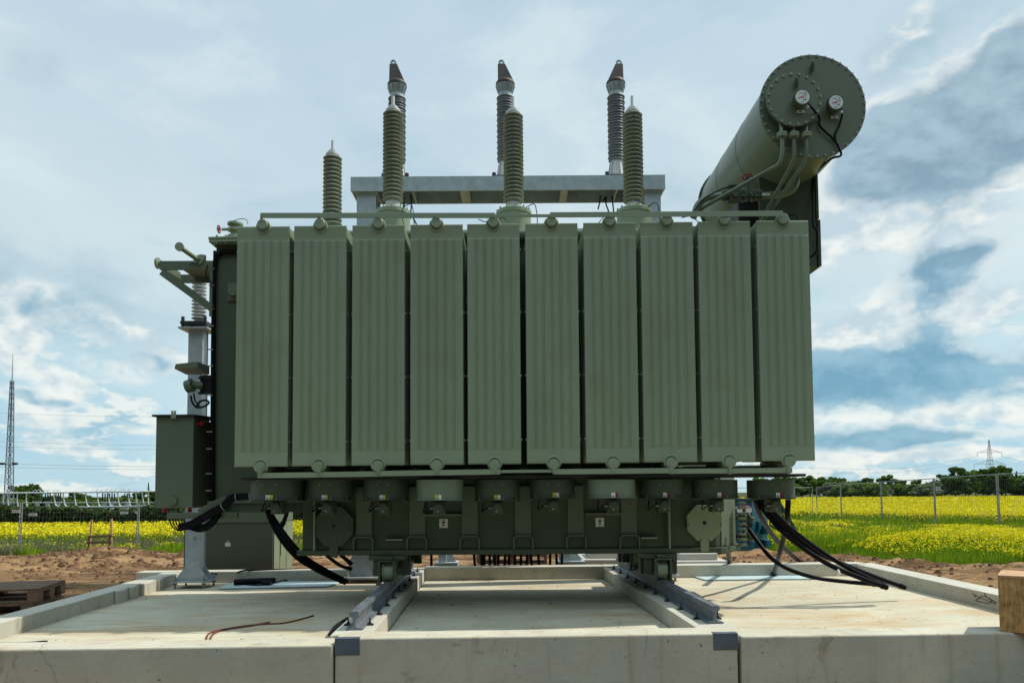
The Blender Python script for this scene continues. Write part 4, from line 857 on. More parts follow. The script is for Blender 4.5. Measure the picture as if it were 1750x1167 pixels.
for dx in (.06, .33): mb.cyl((kx0 + dx, Yk + .1, kz0 - .045), (kx0 + dx, Yk + .1, kz0 - .001), .022, n=12)
mb.build('red_bushes', M['red'], cab)
mb = MB(); mb.box(kx0 + .12, GX(405, Yk), Yk + .02, Yk + .08, kz0 - .115, kz0 - .048); mb.beam((GX(340, Yk), Yk + .05, kz0 - .07), (GX(383, Yk), Yk + .10, kz0 + .08), .02, .12); mb.build('cabinet_console', M['green_dark'], cab, bevel=.003)
mb = MB()
for k in range(6): x = kx0 + .14 + .03 * k; mb.tube([(x, Yk + .05, kz0 - .11), (x + .03, Yk + .04, kz0 - .19), (x + .12 - .01 * k, Yk + .04, kz0 - .24 + .005 * k), (GX(335, Yk), Yk + .02, GZ(896, Yk, 335))], .008, 6)
for dz in (-.03, 0, .03): mb.tube([P(306, 899, Yk - .02) + Vector((0, 0, dz * .5)), P(325, 897, Yk - .04) + Vector((0, 0, dz)), P(345, 886, Yk - .06) + Vector((0, 0, dz)), P(362, 876, Yk - .06) + Vector((0, 0, dz)), P(380, 866, Yk - .08) + Vector((0, 0, dz)), P(395, 852, Yk - .1) + Vector((0, 0, dz)), P(410, 848, Yk - .1) + Vector((0, 0, dz * .6)), P(430, 848, Yk - .1) + Vector((0, 0, dz * .5))], .018, 10)
for dz in (-.02, .02): mb.tube([P(322, 897, Yk + .0) + Vector((0, 0, dz)), P(338, 902, Yk - .03) + Vector((0, 0, dz)), P(352, 900, Yk - .03) + Vector((0, 0, dz)), P(366, 889, Yk - .03) + Vector((0, 0, dz)), P(376, 874, Yk + .0) + Vector((0, 0, dz))], .024, 10)
mb.build('cable_loom', M['black'], cab, smooth=True)
mb = MB()
for px, py in ((404, 849), (428, 848), (381, 866)): c = P(px, py, Yk - .09); mb.torus(c, .042, .0022, (1, 0, .55 if px < 400 else .05), 16, 5)
mb.build('loom_ties', M['white'], cab)
# hood and thermometer above the cabinet
mb = MB(); Yh = 7.9; p = lambda a, b, d=0: P(a, b, Yh + d)
A = [p(301, 623), p(338, 618), p(338, 628), p(299, 630), ]; 
mb.add([p(300, 622), p(338, 618), p(338, 628), p(298, 630), p(318, 638, .3), p(358, 626, .32), p(358, 640, .32), p(318, 640, .3)], [(0, 1, 2, 3), (1, 5, 6, 2), (0, 4, 5, 1), (3, 2, 6, 7), (0, 3, 7, 4), (4, 7, 6, 5)]); 
hood = mb.build('sun_hood', M['green_dark'], T)
mb = MB(); mb.box(GX(340, Yh + .2), GX(359, Yh + .2), Yh + .2, Yh + .3, GZ(672, Yh + .2, 350), GZ(641, Yh + .2, 350)); mb.box(GX(338, Yh + .2), GX(362, Yh + .2), Yh + .18, Yh + .2, GZ(648, Yh + .2, 350), GZ(644, Yh + .2, 350)); mb.box(GX(338, Yh + .2), GX(362, Yh + .2), Yh + .18, Yh + .2, GZ(674, Yh + .2, 350), GZ(670, Yh + .2, 350)); mb.build('hood_bracket', M['darkmetal'], hood)
c0 = P(318, 661, Yh + .1); c1 = P(328, 658, Yh + .1); mb = MB(); mb.cyl(c0, c1 + Vector((.01, 0, 0)), .066, .074, 24); mb.cyl(c1, c1 + Vector((.09, .05, 0)), .04, n=16); mb.build('thermometer', M['green_dark'], hood, smooth=True)
mb = MB(); mb.tube([P(326, 676, Yh), P(329, 688, Yh), P(337, 696, Yh), P(350, 694, Yh), P(357, 688, Yh), P(352, 684, Yh), P(342, 686, Yh), P(336, 694, Yh)], .011, 8); mb.tube([P(331, 672, Yh), P(334, 685, Yh), P(341, 694, Yh)], .009, 6); mb.build('thermometer_lead', M['black'], hood)
# platform bracket at the upper left
Yp = 7.95; mb = MB(); pa, pb = P(273, 453.5, Yp), P(363, 453.5, Yp)
mb.box(pa.x, pb.x, Yp, Yp + .03, pa.z - .048, pa.z + .048); mb.box(GX(300, Yp + .5, 460), pb.x, Yp + .50, Yp + .53, pa.z - .048, pa.z + .048); mb.box(pa.x + .01, pa.x + .05, Yp + .03, Yp + .4, pa.z - .04, pa.z + .04); mb.box(pa.x + .16, pb.x, Yp + .031, Yp + .499, pa.z + .01, pa.z + .035)
mb.beam(P(277, 465, Yp + .02), P(362, 527, Yp + .02), .078, .04, (0, 1, 0)); mb.box(pb.x - .03, pb.x, Yp + .002, Yp + .03, GZ(540, Yp, 360), pa.z - .05)
br = mb.build('outrigger_bracket', M['green_dark'], T)
mb = MB(); c = P(268, 450, Yp + .1); mb.cyl(c, c + Vector((.025, 0, 0)), .062, n=26); mb.cyl(c + Vector((.025, 0, 0)), c + Vector((.06, 0, 0)), .03, n=16); mb.build('blind_flange', G, br, smooth=True)
mb = MB(); c = P(307, 422, Yp - .35); e = P(341, 446, Yp + .02); mb.cyl(c, e, .026, n=18); mb.cyl(c - Vector((0, .012, 0)), c + Vector((0, .008, 0)), .046, n=28); mb.lathe(e, [(.055, 0), (.055, .03)], 22, (c - e)); mb.cyl(e + Vector((.03, 0, .0)), e + Vector((.03, 0, .06)), .04, n=18); mb.build('vent_pipe', G, br, smooth=True)
mb = MB(); mb.tube([P(323, 453, Yp - .02), P(331, 450, Yp - .02), P(338, 451, Yp - .02)], .005, 6); mb.tube([P(355, 453, Yp - .02), P(352, 465, Yp - .02), P(354, 477, Yp - .02), P(364, 484, Yp - .02)], .006, 6); mb.build('bracket_lead', M['black'], br)
# bogies -----------------------------------------------------------------
def bogie(x, y):
    zr = ZP + .143; mb = MB(); r = .098
    mb.lathe((x - .055, y, zr + r), [(r + .014, 0), (r + .014, .012), (r, .016), (r, .11)], 40, (1, 0, 0)); w = mb.build('wheel', G, T, smooth=True)
    mb = MB(); 
    for s_ in (-1, 1): mb.box(x + s_ * .078 - .011, x + s_ * .078 + .011, y - .135, y + .14, zr - .012, tz0 - .085)
    mb.box(x - .0665, x + .0665, y - .135, y - .10, zr + 2 * r + .01, zr + 2 * r + .025); mb.box(x - .11, x + .11, y - .15, y - .105, zr - .03, zr - .0125); mb.box(x - .20, x + .16, y - .06, y + .22, tz0 - .085, tz0 - .036); mb.box(x - .06, x + .05, y - .12, y - .061, tz0 - .07, tz0 - .045)
    mb.build('bogie_frame', M['tank'], w, bevel=.004)
    mb = MB(); mb.cyl((x - .17, y + .02, zr + r), (x + .12, y + .02, zr + r), .03, n=16)
    for dx in (-.14, .15): mb.cyl((x + dx, y + .1, tz0 - .12), (x + dx, y + .1, tz0 - .036), .02, n=8); mb.box(x + dx - .05, x + dx + .05, y + .14, y + .25, zr + .04, tz0 - .10)
    mb.box(x - .16, x - .095, y - .03, y + .12, zr + .05, tz0 - .09); mb.box(x - .12, x + .12, y + .2, y + .5, zr + .10, tz0 - .05)
    mb.build('axle_blocks', M['tank'], w, bevel=.004)
for y in (7.74, 9.05):
    for u in (RLu, RRu): bogie(u - BX * y, y)

# ------------------------------------------------------------------ gantry with three cable terminations
Yg = 10.0
def gz(x, y): return float(ground_z(np.array([x]), np.array([y]))[0])
gx0, gx1 = GX(599, Yg, 315), GX(1137, Yg, 315); gt, gb = GZ(300, Yg, 875), GZ(330, Yg, 875)
gt, gb = GZ(300.5, Yg, 870), GZ(325.5, Yg, 870)
gan = thing('steel_gantry', (0, Yg + .2, HF), 'galvanised steel gantry behind the transformer carrying three cable terminations', 'gantry')
mb = MB(); mb.box(gx0, gx1, Yg, Yg + .02, gb, gt); mb.box(gx0, gx1, Yg + .45, Yg + .47, gb, gt)
mb.box(gx0, gx1, Yg + .021, Yg + .449, gt - .02, gt - .002); 
for px in (600, 705, 800, 868, 962, 1055, 1136): x = GX(px, Yg, 315); x = min(max(x, gx0 + .02), gx1 - .02); mb.box(x - .012, x + .012, Yg + .021, Yg + .449, gb + .002, gt - .021)
for px in (792, 965): x = GX(px, Yg, 330); mb.box(x - .05, x + .05, Yg + .0215, Yg + .4485, gb + .003, gb + .02)
mb.build('beam', M['galv'], gan, bevel=.002)
for a, b, mm in ((608, 641, 'galv'), (1103, 1131, 'galv')):
    xa, xb = GX(a, Yg, 350), GX(b, Yg, 350); xm_ = (xa + xb) / 2
    mb = MB(); mb.box(xa, xb, Yg + .06, Yg + .075, HF + .08, gb - .003); mb.box(xa, xb, Yg + .40, Yg + .415, HF + .08, gb - .003); mb.box(xm_ - .01, xm_ + .01, Yg + .0755, Yg + .3995, HF + .08, gb - .003); mb.box(xa - .03, xb + .03, Yg + .03, Yg + .44, gb - .0025, gb - .0005 + .0)
    c = mb.build('column', M['galv'], gan)
    mb = MB(); mb.box(xa - .14, xb + .14, Yg - .06, Yg + .53, HF + .055, HF + .078)
    for s_, x in ((-1, xa), (1, xb)): mb.prism([(0, 0), (s_ * .12, 0), (s_ * .12, .06), (s_ * .02, .36), (0, .36)], (x, Yg + .058, HF + .078), (1, 0, 0), (0, 0, 1), (0, .016, 0))
    mb.build('base_plate', M['galv'], c)
    mb = MB()
    for dx in (xa - .09, xb + .09):
        for dy in (Yg, Yg + .46): mb.cyl((dx, dy, HF), (dx, dy, HF + .14), .016, n=8); mb.cyl((dx, dy, HF + .079), (dx, dy, HF + .10), .03, n=6)
    mb.build('anchor_bolts', M['bolt'], c)
mb = MB()
for pts in (((1026, 335), (1025, 345), (1022, 358)), ((1034, 336), (1036, 350), (1040, 362), (1042, 382)), ((1046, 336), (1048, 355), (1051, 380)), ((702, 333), (703, 350), (701, 375)), ((690, 335), (691, 355), (693, 362), (703, 368), (712, 384)), ((1033, 340), (1038, 338), (1030, 343))):
    mb.tube([P(a, b, Yg + .2) for a, b in pts], .010, 6)
mb.build('hanging_leads', M['black'], gan)
def termination(px, Y, lab, mirror):
    s = Y / FPX; x = GX(px, Y, 230); z0 = gt; zs0 = GZ(278, Y, 900); zs1 = GZ(166, Y, 900); r = 15.5 * s
    t = thing('cable_termination', (x, Y, z0), lab, 'insulator', 'cable terminations on the gantry')
    n = 24; pt = (zs1 - zs0) / n; prof = [(r * .7, 0)]
    for k in range(n):
        z = k * pt; big = 1.0 if k % 2 else .94
        prof += [(r * .78, z + .05 * pt), (r * big, z + .35 * pt), (r * big * .98, z + .5 * pt), (r * .78, z + .85 * pt)]
    prof += [(r * .7, zs1 - zs0)]
    mb = MB(); mb.lathe((x, Y, zs0), prof, 36); mb.build('sheds', M['porcelain2'], t, smooth=True)
    mb = MB(); mb.lathe((x, Y, z0 + .03), [(r * 1.15, 0), (r * 1.15, .025), (r * .9, .03), (r * .72, zs0 - z0 - .06), (r * .72, zs0 - z0 - .03)], 30)
    for k in range(10): a = k * math.pi / 5; q = Vector((math.cos(a), math.sin(a), 0)); mb.beam(Vector((x, Y, z0 + .05)) + q * r * 1.0, Vector((x, Y, zs0 - .03)) + q * r * .74, .012, .02, q)
    mb.build('base_fitting', M['alu'], t, smooth=True)
    mb = MB(); mb.box(x - r * 1.5, x + r * 1.5, Y - r * 1.5, Y + r * 1.5, z0 + .002, z0 + .028)
    for sx in (-1, 1):
        for sy in (-1, 1): mb.cyl((x + sx * r * 1.3, Y + sy * r * 1.3, z0 + .028), (x + sx * r * 1.3, Y + sy * r * 1.3, z0 + .065), .028, n=10)
    mb.build('seat_plate', M['darkmetal'], t)
    mb = MB(); mb.lathe((x, Y, zs1), [(r * .74, 0), (r * .74, .05), (r * .66, .054), (r * .96, .14), (r * 1.02, .15), (r * 1.02, .160)], 30)
    for k in range(12): a = k * math.pi / 6; q = Vector((math.cos(a), math.sin(a), 0)); mb.beam(Vector((x, Y, zs1 + .05)) + q * r * .74, Vector((x, Y, zs1 + .15)) + q * r * 1.02, .012, .025, q)
    mb.build('top_fitting', M['galv'], t, smooth=True)
    mb = MB(); zz = zs1 + .161; mb.lathe((x, Y, zz), [(r * 1.08, 0), (r * 1.08, .03), (r * 1.0, .05), (r * .8, .075)], 30); mm_ = -1 if mirror else 1
    m0 = zz + .055
    # sloped hood, upright on one side
    A0 = [(-r * .82 * mm_, -r * .6), (r * .88 * mm_, -r * .6), (r * .88 * mm_, r * .6), (-r * .82 * mm_, r * .6)]; A1 = [(-r * .84 * mm_, -r * .2), (r * .02 * mm_, -r * .2), (r * .02 * mm_, r * .2), (-r * .84 * mm_, r * .2)]
    H = GZ(111, Y, px) - m0; mb.add([(x + a, Y + b, m0) for a, b in A0] + [(x + a, Y + b, m0 + H) for a, b in A1], [(0, 3, 2, 1), (4, 5, 6, 7), (0, 1, 5, 4), (1, 2, 6, 5), (2, 3, 7, 6), (3, 0, 4, 7)])
    mb.build('rain_hood', M['rust'], t, bevel=.006)
    mb = MB(); cx = x - r * .41 * mm_; mb.torus((cx, Y, m0 + H + .03), .03, .016, (0, 1, 0), 20, 8); mb.box(cx - .042, cx + .042, Y - .015, Y + .015, m0 + H - .02, m0 + H + .012); mb.build('lifting_eye', M['galv'], t)
    return t
termination(678.5, 10.22, 'left cable termination with grey sheds and brown sloping hood, behind the first bushing', False)
termination(864, 10.22, 'middle cable termination with grey sheds and brown hood, behind the centre bushing', False)
termination(1053.5, 10.22, 'right cable termination with brown hood leaning the other way, best visible of the three', True)
# ------------------------------------------------------------------ post with pale insulator on the left
Yo = 9.7
def post(Y, pa, pb, ztop, lab, base_px=None):
    xa, xb = GX(pa, Y, 800), GX(pb, Y, 800); xm_ = (xa + xb) / 2; w = xb - xa
    t = thing('steel_post', (xm_, Y, HF), lab, 'post')
    mb = MB(); z0 = HF + .09
    mb.box(xa, xb, Y - .09, Y - .078, z0, ztop); mb.box(xa, xb, Y + .078, Y + .09, z0, ztop); mb.box(xb - .02, xb - .008, Y - .0775, Y + .0775, z0, ztop); mb.box(xm_ - .006, xm_ + .006, Y - .0775, Y + .0775, z0, ztop)
    mb.build('column', M['galv'], t)
    mb = MB(); mb.box(xa - .12, xb + .12, Y - .2, Y + .2, z0 - .02, z0 - .0005)
    for s_, x in ((-1, xa), (1, xb)):
        mb.prism([(0, 0), (s_ * .11, 0), (s_ * .11, .03), (s_ * .0, .17)], (x, Y - .089, z0), (1, 0, 0), (0, 0, 1), (0, .010, 0)); mb.prism([(0, 0), (s_ * .11, 0), (s_ * .11, .03), (s_ * .0, .17)], (x, Y + .079, z0), (1, 0, 0), (0, 0, 1), (0, .010, 0))
    mb.build('base_plate', M['galv'], t)
    mb = MB()
    for dx in (xa - .09, xb + .09):
        for dy in (-.16, .16): mb.cyl((dx, Y + dy, HF), (dx, Y + dy, z0 + .07), .014, n=8); mb.cyl((dx, Y + dy, z0 + .0), (dx, Y + dy, z0 + .025), .028, n=6); mb.cyl((dx, Y + dy, z0 - .045), (dx, Y + dy, z0 - .021), .028, n=6)
    mb.build('anchor_bolts', M['bolt'], t)
    mb = MB(); mb.cyl((xm_ + .03, Y - .1, GZ(915, Y)), (xm_ + .03, Y - .09, GZ(915, Y)), .02, n=12); mb.build('earthing_boss', M['bolt'], t)
    return t, xm_, w
zpt = GZ(566, Yo, 341)
pst, pxm, pw = post(Yo, 323.5, 348, zpt, 'galvanised steel post behind the control cabinet carrying a pale ribbed insulator')
mb = MB(); mb.box(pxm - .19, pxm + .19, Yo - .19, Yo + .19, zpt + .001, zpt + .02)
mb.build('head_plate', M['galv'], pst)
ins = thing('post_insulator', (pxm, Yo, zpt + .02), 'pale grey ribbed insulator on top of the post, seen through the outrigger bracket', 'insulator')
mb = MB(); mb.box(pxm - .17, pxm + .17, Yo - .17, Yo + .17, zpt + .06, zpt + .10)
for sx in (-1, 1):
    for sy in (-1, 1): mb.cyl((pxm + sx * .145, Yo + sy * .145, zpt + .021), (pxm + sx * .145, Yo + sy * .145, zpt + .16), .022, n=10)
mb.build('mounting_plate', M['darkmetal'], ins)
zi0, zi1 = zpt + .101, GZ(470, Yo, 340); r = 12.2 * Yo / FPX; n = 13; ph = (zi1 - zi0 - .05) / n; prof = [(r * .62, 0), (r * .62, .045)]
for k in range(n): z = .05 + k * ph; prof += [(r * .55, z), (r * .98, z + .30 * ph), (r, z + .42 * ph), (r * .93, z + .52 * ph), (r * .55, z + .62 * ph)]
prof += [(r * .55, zi1 - zi0), (r * .6, zi1 - zi0 + .06)]
mb = MB(); mb.lathe((pxm, Yo, zi0), prof, 36); mb.build('sheds', M['porcelain3'], ins, smooth=True)

# ------------------------------------------------------------------ switchgear cabinet behind the left kerb
Ys_ = 11.0; sx0, sx1 = GX(314, Ys_, 930), GX(466, Ys_, 930); sz0 = CAMZ - 1.22; sz1 = GZ(872, Ys_, 400)
sw = thing('switch_cabinet', ((sx0 + sx1) / 2, Ys_ + .5, sz0), 'long olive metal cabinet with pale doored end behind the far kerb', 'cabinet')
mb = MB(); mb.box(sx0, sx1, Ys_, Ys_ + .95, sz0, GZ(893, Ys_, 400)); mb.build('body', M['steel_cab'], sw, bevel=.005)
mb = MB(); mb.box(sx0 - .012, sx1 + .012, Ys_ - .014, Ys_ + .96, GZ(893, Ys_, 400) + .001, sz1); mb.build('roof', M['green_dark'], sw, bevel=.005)
for k, (y0, y1) in enumerate(((.02, .28), (.30, .60), (.62, .93))): mb = MB(); mb.box(sx1 + .001, sx1 + .018, Ys_ + y0, Ys_ + y1, sz0 + .04, GZ(893, Ys_, 400) - .01); d = mb.build('door', M['cab_light'], sw, bevel=.003)
mb = MB(); mb.box(sx1 + .02, sx1 + .03, Ys_ + .30, Ys_ + .32, sz0 + .3, sz0 + .7)
for k in range(5): mb.cyl((sx1 + .0185, Ys_ + .05, sz0 + .1 + k * .18), (sx1 + .024, Ys_ + .05, sz0 + .1 + k * .18), .008, n=6)
mb.build('door_furniture', M['bolt'], sw)
mb = MB(); c = P(389.5, 930, Ys_); mb.box(c.x - .04, c.x + .04, Ys_ - .004, Ys_ - .0005, c.z - .028, c.z + .028); mb.build('name_plate', M['white'], sw)
mb = MB(); mb.prism([(-.018, 0), (.018, 0), (0, .026)], (c.x, Ys_ - .0005, c.z + .036), (1, 0, 0), (0, 0, 1), (0, -.003, 0)); mb.build('warning_sticker', M['yellow'], sw)

# ------------------------------------------------------------------ foundations, stands behind
def foundation(px0, px1, Y, py_t, py_m, lab, lip=.12):
    x0, x1 = GX(px0, Y, 950), GX(px1, Y, 950); zt_, zm = GZ(py_t, Y, px0), GZ(py_m, Y, px0)
    t = thing('concrete_foundation', ((x0 + x1) / 2, Y, zm - .3), lab, 'foundation')
    mb = MB(); mb.box(x0, x1, Y, Y + .8, zm, zt_); mb.build('plinth_block', M['found'], t, bevel=.015)
    mb = MB(); mb.box(x0 - lip, x1 + lip, Y - lip, Y + .8 + lip, zm - .35, zm - .001); mb.build('footing', M['found'], t, bevel=.02)
    mb = MB()
    for i in range(3): x = x0 + .1 + (x1 - x0 - .2) * i / 2; mb.cyl((x, Y + .1, zt_), (x, Y + .1, zt_ + .03), .014, n=8)
    mb.build('anchor_bolts', M['darkmetal'], t); return t
foundation(1161, 1227, 10.9, 945.5, 957, 'stepped pale concrete foundation with anchor bolts, right of the right wheel')
foundation(1008, 1062, 11.6, 942, 954, 'stepped concrete foundation glimpsed under the middle of the tank')
def stand(px0, px1, Y, pyb, lab):
    x0, x1 = GX(px0, Y, 955), GX(px1, Y, 955); z0 = GZ(pyb, Y, px0); t = thing('steel_stand', ((x0 + x1) / 2, Y, z0), lab, 'steel column')
    mb = MB(); w = (x1 - x0); mb.box(x0, x0 + w * .45, Y, Y + .012, z0 + .02, z0 + 1.9); mb.box(x0, x0 + w * .45, Y + .2, Y + .212, z0 + .02, z0 + 1.9); mb.box(x0 + w * .45 - .012, x0 + w * .45, Y + .0125, Y + .1995, z0 + .02, z0 + 1.9); mb.build('column', M['galv'], t)
    mb = MB(); mb.box(x0 - .05, x1 + .03, Y - .08, Y + .3, z0 - .3, z0 + .0195); mb.prism([(0, 0), (w * .52, 0), (w * .42, .05), (w * .25, .16), (0, .16)], (x0 + w * .455, Y + .1, z0 + .02), (1, 0, 0), (0, 0, 1), (0, .012, 0)); mb.build('base_plate', M['galv'], t); return t
stand(749, 779, 10.9, 963, 'short galvanised column seen under the tank just right of the left rail')
stand(957, 996, 10.9, 961, 'short galvanised column seen under the tank between hanging cables')

# ------------------------------------------------------------------ pallets
def make_pallet(lab, L_=1.2, W_=.8):
    t = thing('wooden_pallet', (0, 0, 0), lab, 'pallet'); H = .144
    for k in range(5): y = -W_ / 2 + .0725 + k * (W_ - .145) / 4; MB().box(-L_ / 2, L_ / 2, y - .06, y + .06, H - .022, H).build('deck_board', M['wood'], t, bevel=.002)
    for x in (-L_ / 2 + .05, 0, L_ / 2 - .05):
        MB().box(x - .05, x + .05, -W_ / 2, W_ / 2, H - .044, H - .0225).build('cross_board', M['wood'], t)
        for y in (-W_ / 2 + .072, 0, W_ / 2 - .072): MB().box(x - .049, x + .049, y - .0715, y + .0715, .0225, H - .0445).build('block', M['wood_brown'], t)
    for y in (-W_ / 2 + .05, 0, W_ / 2 - .05): MB().box(-L_ / 2, L_ / 2, y - .05, y + .05, 0, .022).build('bottom_board', M['wood'], t)
    # stamped oval mark on the corner block
    mb = MB(); mb.torus((-L_ / 2 + .05, -W_ / 2 - .0015 + .0003, .061), .026, .0016, (0, 1, 0), 22, 4); mb.build('stamp', M['blackmark'], t)
    return t
pa_ = make_pallet('upper of two weathered wooden pallets beside the left kerb')
pz = GZ(1002, 7.05, 40)
pa_.location = (-5.44, 7.72, pz - .214); pa_.rotation_euler = (0, 0, R(14)); pa_['group'] = 'pallets beside the left kerb'
pb_ = copy_tree(pa_, (-5.475, 7.70, pz - .360), R(13), 'lower of two weathered wooden pallets beside the left kerb')
pc_ = copy_tree(pa_, (-5.42, 7.74, pz - .506), R(15), 'bottom pallet of the stack, nearly hidden by the left kerb')
for k, (px, Y, zz, rz) in enumerate(((845, 12.2, 0, .1), (845, 12.2, .146, .05), (905, 12.2, 0, -.05), (905, 12.2, .146, 0))):
    copy_tree(pa_, (GX(px, Y, 955) , Y + .3, GZ(964, Y, px) + zz), rz, ('lower' if zz == 0 else 'upper') + ' pallet of the ' + ('left' if k < 2 else 'right') + ' stack glimpsed under the tank', scale=(.5, .7, 1))['group'] = 'pallets glimpsed under the tank'

# ------------------------------------------------------------------ chipboard crate on the front wall
def crate():
    A = P(1708.5, 1072, 5.50); zt_ = GZ(982, 5.50, 1708); z0 = ZR + .002; a = R(-37)
    t = thing('chipboard_crate', (A.x, A.y, z0), 'chipboard crate with pale fresh top standing on the right end of the front wall', 'crate'); t.rotation_euler = (0, 0, a)
    H = zt_ - z0; W_, D_ = .60, .42; o = Vector((A.x, A.y, z0))
    def b(x0, x1, y0, y1, q0, q1, n, m): mb = MB(); mb.box(o.x + x0, o.x + x1, o.y + y0, o.y + y1, o.z + q0, o.z + q1); return mb.build(n, m, t, bevel=.0015)
    b(0, W_, 0, .018, 0, H - .0185, 'front_panel', M['osb']); b(0, W_, D_ - .018, D_, 0, H - .0185, 'back_panel', M['osb']); b(0, .018, .0185, D_ - .0185, 0, H - .0185, 'side_panel', M['osb']); b(W_ - .018, W_, .0185, D_ - .0185, 0, H - .0185, 'side_panel', M['osb']); b(-.003, W_ + .003, -.003, D_ + .003, H - .018, H, 'lid', M['wood_fresh']); b(.019, W_ - .019, .019, D_ - .019, 0, .018, 'floor_panel', M['osb'])
crate()

# ------------------------------------------------------------------ cables
def cable(pts, r, name, lab, cat='cable', group=None, m='black', ends=True, mbs=None, sub=8):
    mb = MB(); mb.tube(pts, r, 12, sub=sub)
    if ends: 
        d = (Vector(pts[-1]) - Vector(pts[-2])).normalized(); mb.cyl(Vector(pts[-1]) - d * .05, Vector(pts[-1]) + d * .012, r * 1.25, r * 1.1, 12)
    o = mb.build(name, M[m], smooth=True); tag(o, lab, cat, group); return o
g1 = 'thick black cables running down on the right'
cable([P(1292, 848, 7.9), P(1312, 872, 7.8), P(1345, 905, 7.75), P(1392, 941, 7.8), P(1440, 963, 7.9), P(1500, 987, 8.0), P(1545, 1003, 8.05)], .024, 'power_cable', 'thick black cable reaching furthest right across the far kerb corner', group=g1)
cable([P(1288, 848, 7.95), P(1306, 872, 7.85), P(1335, 906, 7.75), P(1375, 938, 7.7), P(1420, 966, 7.65), P(1470, 987, 7.65), P(1514, 1003, 7.7)], .026, 'power_cable', 'thick black cable with a taped end lying on the right slab', group=g1)
cable([P(1300, 850, 7.8), P(1322, 874, 7.72), P(1352, 903, 7.7), P(1398, 938, 7.72), P(1445, 968, 7.7), P(1490, 990, 7.75), P(1512, 1000, 7.78)], .022, 'power_cable', 'black cable lying close along the taped cable on the right slab', group=g1)
cable([P(1280, 904, 8.0), P(1297, 928, 7.85), P(1320, 955, 7.7), P(1352, 974, 7.65), P(1395, 987, 7.75), P(1450, 994, 7.75), P(1500, 998.5, 7.72)], .022, 'power_cable', 'black hose curving from the drain valve onto the right slab', group=g1)
cable([P(1347, 853, 8.2), P(1345, 885, 8.3), P(1340, 915, 8.8), P(1331, 950, 9.3), fp(1322, 981, HF + .03)], .030, 'power_cable', 'thick black cable dropping steeply to the floor below the last fan', group=g1)
cable([P(1288, 850, 8.4), P(1302, 885, 8.8), P(1325, 920, 9.6), P(1350, 945, 10.4), P(1371, 962, 10.9)], .030, 'power_cable', 'black cable passing behind the others over the far kerb', group=g1)
cable([P(1244, 938, 9.5), P(1245, 950, 10.2), P(1248, 966, 10.8)], .034, 'power_cable', 'short black cable below the pale corner of the tank', group=g1)
g2 = 'thick black cables running down on the left'
for k, (dx, dy, r, w) in enumerate(((0, 0, .022, 'frontmost'), (5, -2, .022, 'second'), (9, 2, .02, 'third'), (14, -1, .022, 'rearmost'))):
    cable([P(456 + dx * .3, 872 + dy, 7.7 + k * .08), P(464 + dx * .6, 893 + dy, 7.7 + k * .08), P(482 + dx, 924, 7.75 + k * .08), P(508 + dx, 953 + dy, 7.85 + k * .08), P(545 + dx, 976 + dy, 8.0 + k * .08), P(590 + dx * .3, 996 - k, 8.2 + k * .05)], r, 'power_cable', '%s cable of the black bunch sweeping down to the left wheel' % w, group=g2, ends=False)
cable([P(492, 862, 8.8), P(489, 880, 8.9), P(482, 898, 9.0)], .026, 'power_cable', 'short black cable crossing behind the bunch near the pale cabinet doors', group=g2)
cable([P(515, 872, 9.5), P(530, 915, 9.7), P(555, 945, 9.8), P(580, 965, 9.8), P(600, 972, 9.8)], .024, 'power_cable', 'left of two thinner black cables under the tank beside the gantry foot', group=g2)
cable([P(560, 920, 9.6), P(580, 945, 9.65), P(600, 963, 9.7)], .026, 'power_cable', 'right of two thinner black cables under the tank beside the gantry foot', group=g2)
CN = 'leftmost second third fourth fifth sixth seventh eighth ninth tenth eleventh twelfth thirteenth fourteenth fifteenth sixteenth rightmost'.split()
for ci, px in enumerate((735, 811, 821, 828.5, 837, 843, 850, 863, 870, 879.5, 892, 900, 909.6, 921, 938.6, 953, 959)):
    Y = 10.68; x = GX(px, Y, 955); o = cable([(x, Y - .3, CAMZ + .3), (x + rng.uniform(-.01, .01), Y - .1, CAMZ - .5), (x + rng.uniform(-.02, .02), Y, CAMZ - .85), (x + rng.uniform(-.03, .03), Y + .05, CAMZ - 1.3)], .020, 'power_cable', '%s from the left of the black cables hanging straight down behind the tank' % CN[ci], group='black cables hanging in a row behind the tank', ends=False)
for k in range(4):
    cable([Vector((-1.47 - .028 * k, 7.3 - .1 * k, HF + .03)), Vector((-1.46 - .03 * k, 6.5, HF + .03 + .012 * (k % 2))), Vector((-1.40 - .028 * k, 6.05, HF + .055)), fp(592 - 5 * k, 1066, HF + .06), fp(578 - 4 * k, 1083, HF + .02)], .014, 'power_cable', '%s of four black cables squeezed along the outer side of the left rail' % ('innermost', 'second', 'third', 'outermost')[k], group='black cables along the left rail', ends=False)
def fl(pts, h): return [fp(a, b, HF + h) for a, b in pts]
cable(fl([(352, 1094), (356, 1083), (372, 1077), (410, 1070), (450, 1066), (485, 1064), (512, 1058), (535, 1051.5)], .008), .0075, 'sheathed_wire', 'longer red brown wire curving over the left slab', m='redcable')
cable(fl([(359, 1095), (363, 1084), (380, 1076), (412, 1071), (440, 1066.5), (459, 1063)], .009), .0075, 'sheathed_wire', 'shorter dark brown wire beside the red brown wire on the left slab', m='redcable')
cable(fl([(570, 984), (530, 987), (485, 992), (462, 998), (440, 1000), (415, 998), (402, 992), (400, 982)], .02) + [P(408, 977, 10.0), P(424, 974, 10.15), P(470, 973, 10.3), P(524, 972, 10.45)], .012, 'rubber_hose', 'thin black hose looping over the blue sheet and the far kerb on the left')
cable([P(360, 980, 9.9), P(372, 980, 10.2), P(385, 977, 10.4), P(396, 975, 10.5)], .012, 'rubber_hose', 'short thin black hose behind the post base')
mb = MB()
